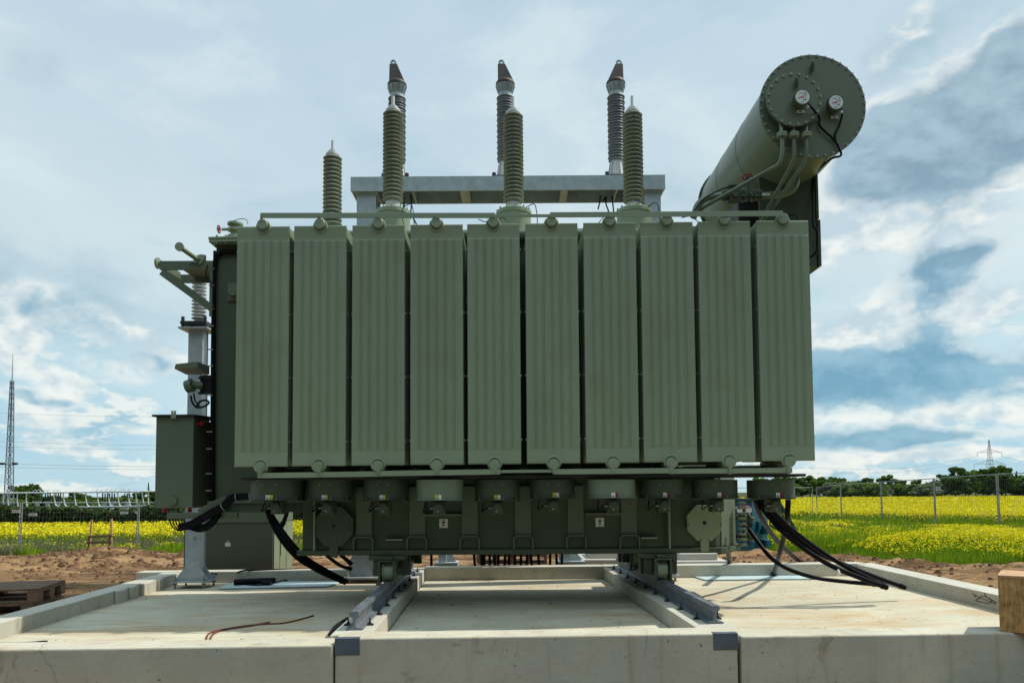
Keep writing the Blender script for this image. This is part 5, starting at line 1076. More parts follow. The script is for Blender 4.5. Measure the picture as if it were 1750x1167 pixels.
for i in range(40):
    a = i / 39; c = fp(404 + 64 * a, 995 - 3 * a, HF + .05); mb.cyl(c - Vector((.02, .0, .0)), c + Vector((.02, .0, .0)), .045 - .015 * (i % 2), n=9)
mb.cyl(fp(448, 997, HF + .035), fp(463, 997, HF + .035), .04, n=12); tag(mb.build('ribbed_hose', M['black'], smooth=False), 'heap of ribbed black hose on the blue sheet by the far kerb', 'hose')
mb = MB(); mb.lathe(P(1431, 975, 7.6) + Vector((0, -.02, -.05)), [(.003, .07), (.016, .055), (.02, .03), (.018, .01), (.008, 0)], 14); tag(mb.build('plastic_tag', M['white'], smooth=True), 'small white plastic tag hanging from the right cables', 'tag')

# drain valves at the right end of the tank
for py, nm in ((884, 'upper'), (916, 'lower')):
    c = P(1272, py, 8.3); mb = MB(); mb.cyl((2.5, 8.3, c.z), (c.x + .03, 8.3, c.z), .03, n=14)
    for dx in (-.05, 0, .05): mb.cyl((c.x + dx - .008, 8.3, c.z), (c.x + dx + .008, 8.3, c.z), .055, n=18)
    mb.cyl((c.x, 8.3, c.z), (c.x, 8.3, c.z + .12), .018, n=12); mb.cyl((c.x + .03, 8.3, c.z), (c.x + .09, 8.26, c.z - .03), .032, n=14)
    v = mb.build('drain_valve', M['tank'], T, smooth=True); handwheel((c.x, 8.3, c.z + .125), (0, 0, 1), .045, v, M['magenta'])
    mb = MB(); mb.tube([(c.x - .05, 8.25, c.z + .03), (c.x - .06, 8.22, c.z - .05), (c.x, 8.2, c.z - .10), (c.x + .03, 8.22, c.z - .04)], .006, 6); mb.build('valve_lead', M['black'], v)

# ------------------------------------------------------------------ teal container and loading ramp
Yt_ = 17.6
def text_mesh(body, size, loc, parent, m, name='lettering', ext=.003):
    cu = bpy.data.curves.new(name, 'FONT'); cu.body = body; cu.size = size; cu.extrude = ext; cu.offset = size * .018; cu.align_x = 'RIGHT'
    o = bpy.data.objects.new('tmp', cu); col.objects.link(o); dg = bpy.context.evaluated_depsgraph_get(); me = bpy.data.meshes.new_from_object(o.evaluated_get(dg)); bpy.data.objects.remove(o); me.materials.clear(); me.materials.append(m)
    n = bpy.data.objects.new(name, me); col.objects.link(n); n.parent = parent; n.location = Vector(loc) - ORG[parent.name]; n.rotation_euler = (R(90), 0, 0); return n
tx0, tx1 = GX(1240, Yt_, 900), GX(1286, Yt_, 900); tx2 = GX(1311, Yt_ + .7, 900); tz_1 = GZ(855, Yt_, 1270); tz_0 = GZ(941, Yt_, 1270)
tea = thing('teal_container', (tx0, Yt_, tz_0), 'teal steel container with white lettering behind the right end of the tank', 'container')
mb = MB(); mb.add([(tx0 - 1.5, Yt_, tz_0), (tx1, Yt_, tz_0), (tx2, Yt_ + .7, tz_0), (tx2, Yt_ + 2.2, tz_0), (tx0 - 1.5, Yt_ + 2.2, tz_0), (tx0 - 1.5, Yt_, tz_1), (tx1, Yt_, tz_1), (tx2, Yt_ + .7, tz_1 - .1), (tx2, Yt_ + 2.2, tz_1 - .1), (tx0 - 1.5, Yt_ + 2.2, tz_1)], [(4, 3, 2, 1, 0), (5, 6, 7, 8, 9), (0, 1, 6, 5), (1, 2, 7, 6), (2, 3, 8, 7), (3, 4, 9, 8), (4, 0, 5, 9)])
mb.build('body', M['blue'], tea, bevel=.01)
mb = MB(); mb.box(tx0 - 1.5, tx1 + .03, Yt_ - .03, Yt_ + .1, tz_1 + .001, tz_1 + .05); mb.build('rim', M['blue'], tea)
mb = MB()
for a, b, c_, d in ((1290, 1294, 893, 906), (1303, 1309, 900, 915), (1303, 1310, 925, 938), (1264, 1270, 930, 936)): mb.box(GX(a, Yt_ + .3), GX(b, Yt_ + .3), Yt_ + (.1 if a > 1280 else -.006), Yt_ + (.62 if a > 1280 else -.001), GZ(d, Yt_ + .3), GZ(c_, Yt_ + .3))
mb.build('patches', mat('lighter_teal', (.02, .15, .19), None, 5, .5), tea)
text_mesh('CLLINNEN', .085, (tx1 - .03, Yt_ - .004, GZ(869, Yt_, 1280)), tea, M['white'])
text_mesh('OM', .085, (tx1 - .02, Yt_ - .004, GZ(909, Yt_, 1280)), tea, M['white'])
mb = MB(); mb.box(GX(1258, Yt_), tx1 - .01, Yt_ - .004, Yt_ - .0005, GZ(878, Yt_), GZ(871, Yt_)); mb.box(GX(1262, Yt_), GX(1271, Yt_), Yt_ - .004, Yt_ - .0005, GZ(926, Yt_), GZ(923, Yt_)); mb.box(GX(1274, Yt_), GX(1281, Yt_), Yt_ - .004, Yt_ - .0005, GZ(926, Yt_), GZ(923.5, Yt_)); mb.build('label_panels', M['white'], tea)
mb = MB(); mb.box(GX(1277, Yt_), GX(1283, Yt_), Yt_ - .05, Yt_ - .001, GZ(901, Yt_), GZ(895, Yt_)); mb.box(GX(1272, Yt_), GX(1283, Yt_), Yt_ - .04, Yt_ - .001, GZ(896, Yt_), GZ(894.5, Yt_)); mb.build('latch', M['blackmark'], tea)
mb = MB(); mb.box(tx0 - 1.5, tx1, Yt_ + .05, Yt_ + 2.1, tz_0 - .14, tz_0 - .001); mb.build('skids', M['blackmark'], tea)
ram = thing('trailer_ramp', (GX(1330, 19), 19, gz(6.8, 19)), 'dark grey green sloping steel chute standing in the grass behind the right cables', 'chute')
mb = MB(); yr_ = 19.0; pl = [(1296, 850), (1327, 850), (1342, 876), (1330, 880), (1296, 878)]
mb.add([P(a, b, yr_) for a, b in pl] + [P(a, b, yr_) + Vector((0, .8, 0)) for a, b in pl], [(4, 3, 2, 1, 0), (5, 6, 7, 8, 9)] + [(i, (i + 1) % 5, 5 + (i + 1) % 5, 5 + i) for i in range(5)]); mb.build('hopper', M['green_dark'], ram)
mb = MB(); mb.beam(P(1327, 850, yr_ - .02), P(1369, 922, yr_ - .02), .05, .07); mb.beam(P(1338, 878, yr_ + .1), P(1338, 935, yr_ + .1), .03, .03); mb.beam(P(1316, 886, yr_), P(1316, 897, yr_), .03, .03); mb.beam(P(1316, 897, yr_), P(1340, 912, yr_), .04, .04); mb.build('frame', mat('dull_teal', (.02, .06, .065), None, 4, .5), ram)

# ------------------------------------------------------------------ site fence panels
def make_panel(L_, lab):
    t = thing('mesh_fence', (0, 0, 0), lab, 'fence', 'wire mesh site fence sections'); H = 2.0; b0 = .12
    mb = MB()
    for x in (.03, L_ - .03): mb.cyl((x, 0, 0), (x, 0, H), .021, n=8)
    mb.cyl((.03, 0, H), (L_ - .03, 0, H), .016, n=8); mb.cyl((.03, 0, b0), (L_ - .03, 0, b0), .016, n=8); mb.build('tube_frame', M['wire'], t, smooth=True)
    mb = MB()
    k = int(L_ / .1)
    for i in range(1, k): x = .03 + (L_ - .06) * i / k; mb.beam((x, 0, b0), (x, 0, H), .0035, .0035, (0, 1, 0))
    for i in range(1, 10): z = b0 + (H - b0) * i / 10; mb.beam((.03, .006, z), (L_ - .03, .006, z), .004, .004)
    mb.build('wire_mesh', M['mesh'], t); 
    mb = MB(); mb.box(-.05, .05, -.03, .03, 1.42, 1.48); mb.box(-.05, .05, -.03, .03, .30, .36); mb.build('clamp', M['bolt'], t)
    return t
def make_foot():
    mb = MB(); mb.prism([(-.35, 0), (.35, 0), (.30, .12), (-.30, .12)], (0, -.11, 0), (1, 0, 0), (0, 0, 1), (0, .22, 0)); o = mb.build('ballast_block', M['darkmetal'], origin=(0, 0, 0), bevel=.01); return o
proto = make_panel(3.5, 'x'); foot = make_foot(); used = [0, 0]
corners = [(-26.2, 27.2), (-22.75, 28.1), (-19.3, 29.0)]
left = [(-26.2, 27.4), (-22.75, 28.2), (-19.25, 29.0), (-15.95, 31.6), (-12.9, 33.4), (-9.6, 34.6), (-6.2, 35.4), (-2.8, 36.2), (.6, 37.2), (3.9, 38.4), (7.2, 39.6), (10.5, 40.7), (13.8, 41.6), (17.0, 41.9)]
right = [(17.0, 41.4), (16.55, 37.3), (16.6, 33.3), (17.0, 29.8), (17.25, 26.3), (17.6, 22.8), (18.0, 19.3)]
NM = ['first', 'second', 'third', 'fourth', 'fifth', 'sixth', 'seventh', 'eighth', 'ninth', 'tenth', 'eleventh', 'twelfth', 'thirteenth', 'fourteenth']
def run(pts, side):
    for i, (p, q) in enumerate(zip(pts[:-1], pts[1:])):
        d = Vector((q[0] - p[0], q[1] - p[1])); L_ = d.length; a = math.atan2(d.y, d.x); z = float(ground_z([p[0]], [p[1]], False)[0]); z2 = float(ground_z([q[0]], [q[1]], False)[0])
        lab = ('%s wire mesh fence section from the %s end of the left and rear run' if side == 'rear' else '%s wire mesh fence section of the right hand row, counted from the far corner') % ((NM[i], 'left') if side == 'rear' else NM[i])
        if not used[0]: o = proto; used[0] = 1; o.location = (p[0], p[1], z + .05); o.rotation_euler = (0, 0, a); o['label'] = lab
        else: o = copy_tree(proto, (p[0], p[1], z + .05), a, lab)
        o.scale = (L_ / 3.5, 1, 1); o.rotation_euler = (0, -math.atan2(z2 - z, L_), a)
        fl_ = 'dark ballast block under the start of the %s fence panel, %s' % (NM[i], 'left and rear run' if side == 'rear' else 'right hand row')
        if not used[1]: f = foot; used[1] = 1
        else: f = foot.copy(); col.objects.link(f)
        f.location = (p[0], p[1], z + .0); f.rotation_euler = (0, 0, a + math.pi / 2); tag(f, fl_, 'ballast block', 'dark ballast blocks of the site fence')
run(left, 'rear'); run(right, 'side')
def sign(px, py, Y, w, h, lab, hue='red'):
    c = P(px, py, Y); t = thing('fence_sign', (c.x, Y, c.z - h / 2), lab, 'sign', 'small white signs on the fence')
    mb = MB(); mb.box(c.x - w / 2, c.x + w / 2, Y - .004, Y, c.z - h / 2, c.z + h / 2); mb.build('plate', M['white'], t)
    mb = MB(); mb.box(c.x - w * .35, c.x + w * .25, Y - .006, Y - .0045, c.z - h * .12, c.z + h * .12); mb.build('print', M[hue], t)
sign(27.5, 873.5, 28.85, .32, .11, 'white sign on the mesh left of the double fence post'); sign(56.5, 879, 29.3, .34, .11, 'white sign on the mesh right of the double fence post'); sign(212, 876, 31.9, .34, .10, 'white sign with red line near the wooden trestle'); sign(232.5, 875.5, 32.3, .07, .08, 'tiny white sign beside the further fence post')
sign(1603.5, 834.8, 29.7, .17, .15, 'small white sign with dark mark on the right hand fence post', 'blackmark'); sign(1403.5, 845.5, 41.3, .14, .14, 'tiny grey sign at the far corner of the fence', 'blackmark')
# wooden trestle in the grass
Yw = 25.6; tr = thing('wooden_trestle', (GX(170, Yw), Yw, GZ(938, Yw, 170)), 'fresh timber trestle with two brown cross boards on the spoil heap', 'trestle')
for a, b in (((157, 888), (152.5, 940)), ((190.5, 886), (190, 940))): mb = MB(); mb.beam(P(*a, Yw), P(*b, Yw), .05, .05); mb.build('upright', M['wood_fresh'], tr)
for a, b in (((151, 917), (192, 915.5)), ((148, 927), (191, 926))): mb = MB(); mb.beam(P(a[0], a[1], Yw - .04), P(b[0], b[1], Yw - .04), .025, .075); mb.build('cross_board', M['wood_brown'], tr)
mb = MB(); mb.beam(P(152.5, 917, Yw - .01), P(151.5, 940, Yw - .01), .06, .06); mb.beam(P(187.5, 916, Yw - .01), P(187.5, 938, Yw - .01), .06, .06); mb.build('short_leg', M['wood_brown'], tr)

# ------------------------------------------------------------------ far structures
def lattice(mb, base, top, w0, w1, n, t):
    base = Vector(base); top = Vector(top)
    def c(k, s): a = base.lerp(top, k); w = (w0 + (w1 - w0) * k) / 2; return [a + Vector((sx * w, sy * w, 0)) for sx, sy in ((-1, -1), (1, -1), (1, 1), (-1, 1))]
    f = [k / n for k in range(n + 1)]
    for k in range(n):
        A, B = c(f[k], 0), c(f[k + 1], 0)
        for i in range(4):
            mb.beam(A[i], B[i], t, t); j = (i + 1) % 4
            mb.beam(A[i], B[j], t * .6, t * .6) if k % 2 else mb.beam(A[j], B[i], t * .6, t * .6); mb.beam(A[i], A[j], t * .5, t * .5)
Ym = 110.; gzm = CAMZ - 3.4; xb = GX(14.5, Ym, 868)
mst = thing('lattice_mast', (xb, Ym, gzm), 'tall thin lattice lightning mast with a spike and two small floodlights', 'mast')
mb = MB(); zt_ = GZ(650, Ym, 20); lattice(mb, (xb, Ym, gzm), (xb, Ym, zt_), .95, .32, 26, .09); mb.build('lattice_tower', M['lattice'], mst)
mb = MB(); mb.cyl((xb, Ym, zt_ - .3), (xb, Ym, GZ(604, Ym, 22)), .07, .03, 8); mb.build('spike', M['lattice'], mst)
for s_ in (-1, 1): c = P(15.5 + 11 * s_, 793, Ym - .6); mb = MB(); mb.beam(c + Vector((-s_ * .95, .6, -.1)), c, .08, .08); mb.box(c.x - .3, c.x + .3, c.y - .3, c.y + .1, c.z - .1, c.z + .22); mb.build('floodlight', M['darkmetal'], mst)
# busbar structure of the substation
Yu = 105.
bus = thing('busbar_gallery', (GX(130, Yu), Yu, gzm), 'long white tubular busbar gallery of the substation beyond the hedge', 'busbar gallery')
def PT(px, py, d=0): return P(px, py, Yu + d)
mb = MB(); mb.cyl(PT(-160, 844.5), PT(320, 838.5), .11, n=8); mb.build('upper_tube', M['white_tube'], bus, smooth=True)
mb = MB(); mb.cyl(PT(-160, 870.5), PT(320, 863.5), .12, n=8); mb.cyl(PT(-160, 867), PT(320, 867), .06, n=6); mb.build('lower_tube', M['white_tube'], bus, smooth=True)
for k, px in enumerate((-60, -30, 6, 14, 30, 45.5, 92, 108, 127, 146, 166, 185, 201, 219, 232, 243, 254)):
    top = PT(px, 843 - px * .012); bot = PT(px + (4 if 80 < px < 250 else .5), 866); mid = top.lerp(bot, .55) + Vector((0.02, 0, 0)); mb = MB(); mb.tube([top, mid + Vector((-.1, 0, 0)), bot.lerp(top, .12), bot + Vector((.35 if 80 < px else 0, 0, 0))], .085, 8); mb.build('tube_post', M['white_tube'], bus, smooth=True)
for px in (62, 80, 98, 178, 190, 216): 
    mb = MB(); c = PT(px, 858, 3); mb.box(c.x - .5, c.x + .5, c.y, c.y + .4, c.z, c.z + .12); mb.box(c.x - .2, c.x + .2, c.y, c.y + .4, gzm, c.z - .001); mb.build('equipment_stand', M['galv'], bus)
    mb = MB()
    for d in (-.35, 0, .35): mb.cyl((c.x + d, c.y + .2, c.z + .121), (c.x + d, c.y + .2, c.z + 1.3), .09, n=8)
    mb.build('insulator_stack', M['darkmetal'], bus)
mb = MB()
for px in (60, 66, 78, 84, 95, 101, 168, 176, 184, 192, 200, 208, 214, 222): c = PT(px, 842 - px * .012); mb.torus(c + Vector((0, 0, .1)), .28, .035, (0, 1, 0), 12, 5)
build_split(mb, 'loop_conductor', M['white_tube'], bus)
# pylon
def pylon(px, Y, top_py, arms, lab, w=4.2):
    x = GX(px, Y, 800); z0 = CAMZ - 4.; zt_ = GZ(top_py, Y, px); t = thing('lattice_pylon', (x, Y, z0), lab, 'pylon')
    mb = MB(); lattice(mb, (x, Y, z0), (x, Y, zt_), w * 1.6, .6, 16, .17); mb.build('tower', M['lattice'], t)
    for py, hw in arms:
        z = GZ(py, Y, px); h = hw * Y / FPX; mb = MB()
        for s_ in (-1, 1):
            for dy in (-1.2, 1.2): mb.beam((x, Y + dy, z), (x + s_ * h, Y, z), .15, .15); mb.beam((x, Y + dy, z + h * .28), (x + s_ * h, Y, z), .11, .11)
            for f in (.3, .55, .8): mb.beam((x + s_ * h * f, Y, z), (x + s_ * h * (f - .2), Y, z + h * .28 * (1 - f + .2)), .12, .12)
            mb.cyl((x + s_ * h, Y, z), (x + s_ * h, Y, z - 3.2), .16, n=6)
        mb.build('cross_arm', M['lattice'], t)
    return x
pylon(1692, 620., 752, ((773, 21), (793, 27)), 'grey lattice pylon with two cross arms rising above the trees at the right')
def wire(pts, Y, lab, r=.05):
    mb = MB(); mb.tube([P(a, b, Y if not isinstance(Y, (list, tuple)) else Y[i]) for i, (a, b) in enumerate(pts)], r, 5); tag(mb.build('overhead_line', M['lattice']), lab, 'power line')
wire([(1300, 797), (1400, 800), (1500, 802), (1580, 796), (1672, 779)], 620, 'overhead wire sagging left from the left tip of the upper pylon arm', .09)
wire([(1712, 779), (1730, 784), (1790, 795), (1900, 800)], 620, 'overhead wire leaving the right tip of the upper pylon arm', .09)
wire([(1300, 807), (1450, 809), (1560, 804), (1672, 787)], 640, 'lower overhead wire running left from the pylon above the trees', .07)
for k, (y0, y1, lab) in enumerate(((706, 712, 'highest faint overhead wire across the left sky'), (754, 761, 'second highest faint overhead wire across the left sky'), (763, 768, 'middle faint overhead wire across the left sky'), (792, 797, 'overhead wire just above the floodlights, upper of a close pair'), (798, 802, 'overhead wire level with the floodlights, lower of a close pair'))):
    wire([(-120, y0 - 3), (0, y0), (130, (y0 + y1) / 2 + 1), (270, y1), (420, y1 - 1)], 300, lab, .035 if k < 3 else .05)
# ------------------------------------------------------------------ trees
def leaf_cloud(n, size, centers, radii, seed, flat=.8):
    r = np.random.default_rng(seed); k = len(centers); w = np.array([a[0] * a[2] for a in radii]); w = w / w.sum(); idx = r.choice(k, n, p=w)
    d = r.normal(size=(n, 3)); d /= np.linalg.norm(d, axis=1)[:, None]; rad = r.random(n) ** .42
    c = np.array(centers)[idx] + d * rad[:, None] * np.array(radii)[idx]
    a = r.normal(size=(n, 3)); a /= np.linalg.norm(a, axis=1)[:, None]; b = np.cross(a, r.normal(size=(n, 3))); b /= np.linalg.norm(b, axis=1)[:, None]
    s = size * (.6 + .8 * r.random(n))[:, None]; V = np.stack([c - a * s - b * s * flat, c + a * s - b * s * flat, c + a * s + b * s * flat, c - a * s + b * s * flat], 1).reshape(-1, 3)
    return V, np.arange(4 * n).reshape(n, 4)
def make_tree(kind, seed, H, W_, n, leaf, m, trunk_h=.3, conical=False):
    r = random.Random(seed); cs = []; rs = []; nb = 52 if not conical else 12
    for k in range(nb):
        a = r.uniform(0, 2 * math.pi); f = k / nb
        if conical: z = H * (.12 + .85 * f); q = W_ / 2 * (1 - f) * .6; rr = (W_ * .28 * (1 - f) + .12); cs.append((q * math.cos(a) * .5, q * math.sin(a) * .5, z)); rs.append((rr, rr, H * .07))
        else:
            z = H * r.uniform(trunk_h * .75, .93); prof = math.sqrt(max(.05, 1 - ((z / H - .58) / .46) ** 2)); q = W_ / 2 * prof * r.uniform(.15, .86); rr = W_ * r.uniform(.06, .17); cs.append((q * math.cos(a), q * math.sin(a), z)); rs.append((rr, rr, rr * .72))
    V, F = leaf_cloud(n, leaf, cs, rs, seed); t = thing(kind, (0, 0, 0), 'x', 'tree')
    npobj('crown', V, F, [m], parent=t)
    mb = MB(); mb.cyl((0, 0, -.5), (0, 0, H * .55), W_ * .035, W_ * .015, 8)
    for k in range(0, nb, 4): mb.cyl((0, 0, H * (.2 + .2 * r.random())), cs[k], W_ * .014, W_ * .005, 6)
    ORG[t.name] = Vector((0, 0, 0)); mb.build('trunk', M['trunk'], t); return t
TK = [make_tree('broadleaf_tree', 1, 10, 9, 7500, .19, M['leaf_dark']), make_tree('broadleaf_tree', 2, 10, 8, 6500, .19, M['leaf_mid']), make_tree('broadleaf_tree', 3, 10, 7, 4200, .17, M['leaf_dark'], .4), make_tree('flowering_shrub', 4, 6, 8, 5500, .16, M['leaf_pale'], .1), make_tree('conifer_tree', 5, 11, 5, 3000, .16, M['leaf_dark'], conical=True), make_tree('round_shrub', 6, 6, 8, 5200, .17, M['leaf_mid'], .08)]
tused = [0] * 6
def plant(k, px, Y, top_py, lab, wide=1., group=None, base=None):
    x = GX(px, Y, 830); zb_ = gz(x, Y) if base is None else base; H = (GZ(top_py, Y, px) - zb_) * .99; h0 = (10, 10, 10, 6, 11, 6)[k]; s = H / h0; z = (s * wide, s * wide, s)
    if not tused[k]: o = TK[k]; tused[k] = 1; o.location = (x, Y, zb_); o.rotation_euler = (0, 0, px * .7)
    else: o = copy_tree(TK[k], (x, Y, zb_), px * .7)
    o.scale = z; o['label'] = lab; o['group'] = group or 'trees along the far edge of the field'; o['category'] = 'tree' if k in (0, 1, 2, 4) else 'shrub'
R_ = 300.
RT = [(1, 1300, 815, 1.2), (0, 1332, 812, 1.1), (0, 1362, 813, 1.2), (1, 1384, 812, 1.1), (2, 1402, 814, 1.0), (0, 1415, 817, 1.2), (2, 1437, 816, 1.0), (3, 1428, 824, 1.6), (5, 1452, 821, 1.4), (2, 1473, 818, 1.0), (5, 1490, 824, 1.5), (1, 1512, 811, .95), (3, 1500, 829, 1.7), (0, 1541, 818, .8), (5, 1558, 826, 1.6), (3, 1583, 828, 1.7), (5, 1574, 826, 1.5), (0, 1615, 808, 1.1), (2, 1637, 796, .85), (1, 1655, 803, .9), (0, 1632, 812, 1.2), (1, 1667, 806, .8), (0, 1690, 797, 1.0), (1, 1700, 795, .85), (2, 1718, 796, .85), (0, 1712, 806, 1.3), (4, 1738, 803, .9), (1, 1735, 812, 1.3), (5, 1755, 812, 1.4), (0, 1775, 802, 1.1), (1, 1805, 806, 1.1), (1, 1650, 818, 1.4), (0, 1680, 815, 1.4), (3, 1600, 822, 1.3), (5, 1535, 825, 1.3), (0, 1470, 824, 1.3), (1, 1400, 820, 1.4), (0, 1370, 823, 1.4), (5, 1345, 826, 1.5), (1, 1705, 812, 1.4), (0, 1745, 816, 1.5), (5, 1440, 829, 1.2), (2, 1590, 822, 1.2), (1, 1565, 819, .9), (2, 1525, 817, 1.0), (2, 1485, 815, .9), (2, 1350, 814, 1.0), (1, 1425, 814, 1.)]
OR = lambda i: (NM + ['fifteenth', 'sixteenth', 'seventeenth', 'eighteenth', 'nineteenth', 'twentieth', 'last'])[i]
KN = ('dense dark tree', 'bright mid green tree', 'loose dark tree with gaps', 'pale blossoming shrub', 'dark pointed conifer', 'low round green shrub')
def side_rank(lst):
    out = {}; 
    for k in range(6):
        ids = sorted([i for i, q in enumerate(lst) if q[0] == k], key=lambda i: lst[i][1])
        for r_, i in enumerate(ids): out[i] = r_
    return out
rk = side_rank(RT)
for i, (k, px, py, w) in enumerate(RT):
    Y = R_ + 8 * (i % 5) - (22 if k in (3, 5) else 0) - (px - 1300) * .06
    plant(k, px, Y, py, '%s of the right tree line, %s of its kind from left' % (KN[k], OR(rk[i])), w)
LT = [(0, 28, 827, 1.0), (0, 52, 824, .9), (1, 66, 832, .8), (0, 2, 838, 1.2), (0, 84, 846, 1.3), (1, 100, 846, 1.2), (0, 127, 839, 1.0), (1, 145, 843, 1.1), (0, 165, 848, 1.2), (5, 195, 850, 1.6), (1, 215, 846, 1.0), (0, 240, 838, 1.0), (4, 253.5, 822, .55), (0, 262, 836, 1.0), (5, 120, 852, 1.8), (5, 70, 850, 1.8), (5, 20, 850, 1.8), (5, 165, 853, 1.8), (5, 225, 852, 1.8), (1, 300, 835, 1.2), (0, -30, 836, 1.2)]
rk = side_rank(LT)
for i, (k, px, py, w) in enumerate(LT):
    Y = 175 + 6 * (i % 4) - (12 if k == 5 else 0)
    plant(k, px, Y, py, '%s behind the substation, %s of its kind from the left' % (KN[k], OR(rk[i])), w, 'trees behind the substation')
for k in range(6):
    if not tused[k]: plant(k, 1250, 300, 825, KN[k] + ' hidden behind the transformer')
# hedge at left
def hedge():
    n = 42000; X = rng.uniform(-75, -6, n); Yh_ = 66.5 + rng.uniform(-1.1, 1.1, n); top = 1.95 + h_noise(X, X * 0, 31, 3.5, 4) * .8
    Z = ground_z(X, Yh_, False) + rng.random(n) ** .7 * top; c = np.stack([X, Yh_, Z], 1); a = rng.normal(size=(n, 3)); a /= np.linalg.norm(a, axis=1)[:, None]; b = np.cross(a, rng.normal(size=(n, 3))); b /= np.linalg.norm(b, axis=1)[:, None]; s = .10 * (.6 + .8 * rng.random(n))[:, None]
    V = np.stack([c - a * s - b * s, c + a * s - b * s, c + a * s + b * s, c - a * s + b * s], 1).reshape(-1, 3); return npobj('hedge', V, np.arange(4 * n).reshape(n, 4), [M['hedge']])
tag(hedge(), 'long low dark green hedge between the left rape field and the substation', 'hedge')
# ------------------------------------------------------------------ crops and grass
def quads(c, s, tilt, r):     # small cards with random orientation biased to face up
    n = len(c); up = np.stack([r.normal(size=n) * tilt, r.normal(size=n) * tilt, np.ones(n)], 1); up /= np.linalg.norm(up, axis=1)[:, None]
    a = np.cross(up, r.normal(size=(n, 3))); a /= np.linalg.norm(a, axis=1)[:, None]; b = np.cross(up, a); s = s[:, None]
    return np.stack([c - a * s, c - b * s * .8, c + a * s, c + b * s * .8], 1).reshape(-1, 3)
def blades(c, h, w, r):       # upright narrow blades
    n = len(c); a = r.uniform(0, math.pi, n); d = np.stack([np.cos(a), np.sin(a), 0 * a], 1) * w[:, None]; lean = np.stack([r.normal(size=n) * .25, r.normal(size=n) * .25, np.ones(n)], 1) * h[:, None]
    return np.stack([c - d, c + d, c + d * .3 + lean, c - d * .3 + lean], 1).reshape(-1, 3)
def sampleY(n, a, b, r): u = r.random(n); return 1 / (1 / a + u * (1 / b - 1 / a))
def field_parts():
    r = np.random.default_rng(5); V = []; mi = []
    def put(v, k): V.append(v); mi.append(np.full(len(v) // 4, k))
    # main crop: everything beyond the fence line
    n = 330000; Y = sampleY(n, 33, 300, r); X = (r.random(n) * 2 - 1) * (Y * .80 + 3)
    def inmain(X, Y):
        lim_left = 34.6 + h_noise(X, X * 0, 41, 2.5, 3) * .8
        r_ok = ((X > 17.9 + h_noise(Y, Y * 0, 42, 3, 3) * 1.0) & (Y > 20)) | (Y > 46)
        return np.where(X < -1, (Y > lim_left) & (Y < 65), r_ok)
    k = inmain(X, Y); X, Y = X[k], Y[k]; g = ground_z(X, Y, False); hgt = .72 + h_noise(X, Y, 43, 4, 3) * .14
    u = r.random(len(X)); dens = 1; Z = g + hgt * (1 - .62 * u ** 2.2); s = np.maximum(.030, Y * .00125) * (.6 + .8 * r.random(len(X))); patch = h_noise(X, Y, 44, 1.3, 3)
    keep = r.random(len(X)) < np.clip(np.where(X < 0, .5, .9) + patch * 1.9 + np.clip(Y - 45, 0, 999) / 40 * (X > 0), .12, 1); put(quads(np.stack([X, Y, Z], 1)[keep], s[keep], .8, r), 0)
    n = 150000; Y = sampleY(n, 33, 300, r); X = (r.random(n) * 2 - 1) * (Y * .80 + 3); k = inmain(X, Y); X, Y = X[k], Y[k]; g = ground_z(X, Y, False)
    h = .64 * (.6 + .4 * r.random(len(X))); put(blades(np.stack([X, Y, g], 1), h, np.maximum(.022, Y * .0007), r), 1)
    # right strip where the crop starts near, X>19.6 and Y 20..33
    n = 60000; Y = r.uniform(18, 34, n); X = r.uniform(17.8, 32, n); g = ground_z(X, Y, False); Z = g + .72 * (1 - .62 * r.random(n) ** 2.2); put(quads(np.stack([X, Y, Z], 1), .034 * (.6 + .8 * r.random(n)), .8, r), 0)
    n = 26000; Y = r.uniform(18, 34, n); X = r.uniform(17.8, 32, n); g = ground_z(X, Y, False); put(blades(np.stack([X, Y, g], 1), .6 * (.6 + .4 * r.random(n)), np.full(n, .024), r), 1)
    V = np.concatenate(V); mi = np.concatenate(mi); o = npobj('rapeseed_crop', V, np.arange(len(V)).reshape(-1, 4), [M['petal'], M['stalk']], mi); tag(o, 'bright yellow flowering rapeseed crop filling the fields beyond the fence', 'crop', kind='stuff')
    # self-sown rape in front of the fence (yellow clumps) and tall grass
    V = []; mi = []
    n = 210000; Y = sampleY(n, 9.0, 45, r); X = r.uniform(2.5, 20.5, n); e = edge_y(X); cl = h_noise(X, Y, 51, 1.9, 4) * 1.15 + .22 * h_noise(X, Y, 52, .35, 2)
    yn = grass_d(X, Y); band = np.exp(-((yn - 4.6) / 3.6) ** 2) * .78 - np.exp(-((yn - 9.8) / 1.0) ** 2) * .05 + .16 * (yn > 7)
    k = (yn > .1 + .9 * rng.random(n)) & (cl > .20 - band) & (Y < 40); X, Y = X[k], Y[k]; g = ground_z(X, Y, False); cl = cl[k]; hh = np.clip(.38 + cl[:] * .30, .2, .68) * np.clip(grass_d(X, Y) / 2.6 + .25, .3, 1) * np.clip((12.5 - grass_d(X, Y)) / 4, .6, 1)
    put(quads(np.stack([X, Y, g + hh * (1 - .3 * r.random(len(X)) ** 2)], 1), np.maximum(.017, Y * .0009) * (.6 + .7 * r.random(len(X))), .7, r), 0)
    n = 14000; X = r.uniform(-24, -2, n); Y = r.uniform(27.6, 34.6, n); cl = h_noise(X, Y, 53, 1.2, 3); k = (cl > .28) & (Y > edge_y(X) + .3); X, Y = X[k], Y[k]; g = ground_z(X, Y, False); put(quads(np.stack([X, Y, g + .4 * (1 - .4 * r.random(len(X)))], 1), .032 * (.6 + .7 * r.random(len(X))), .7, r), 0)
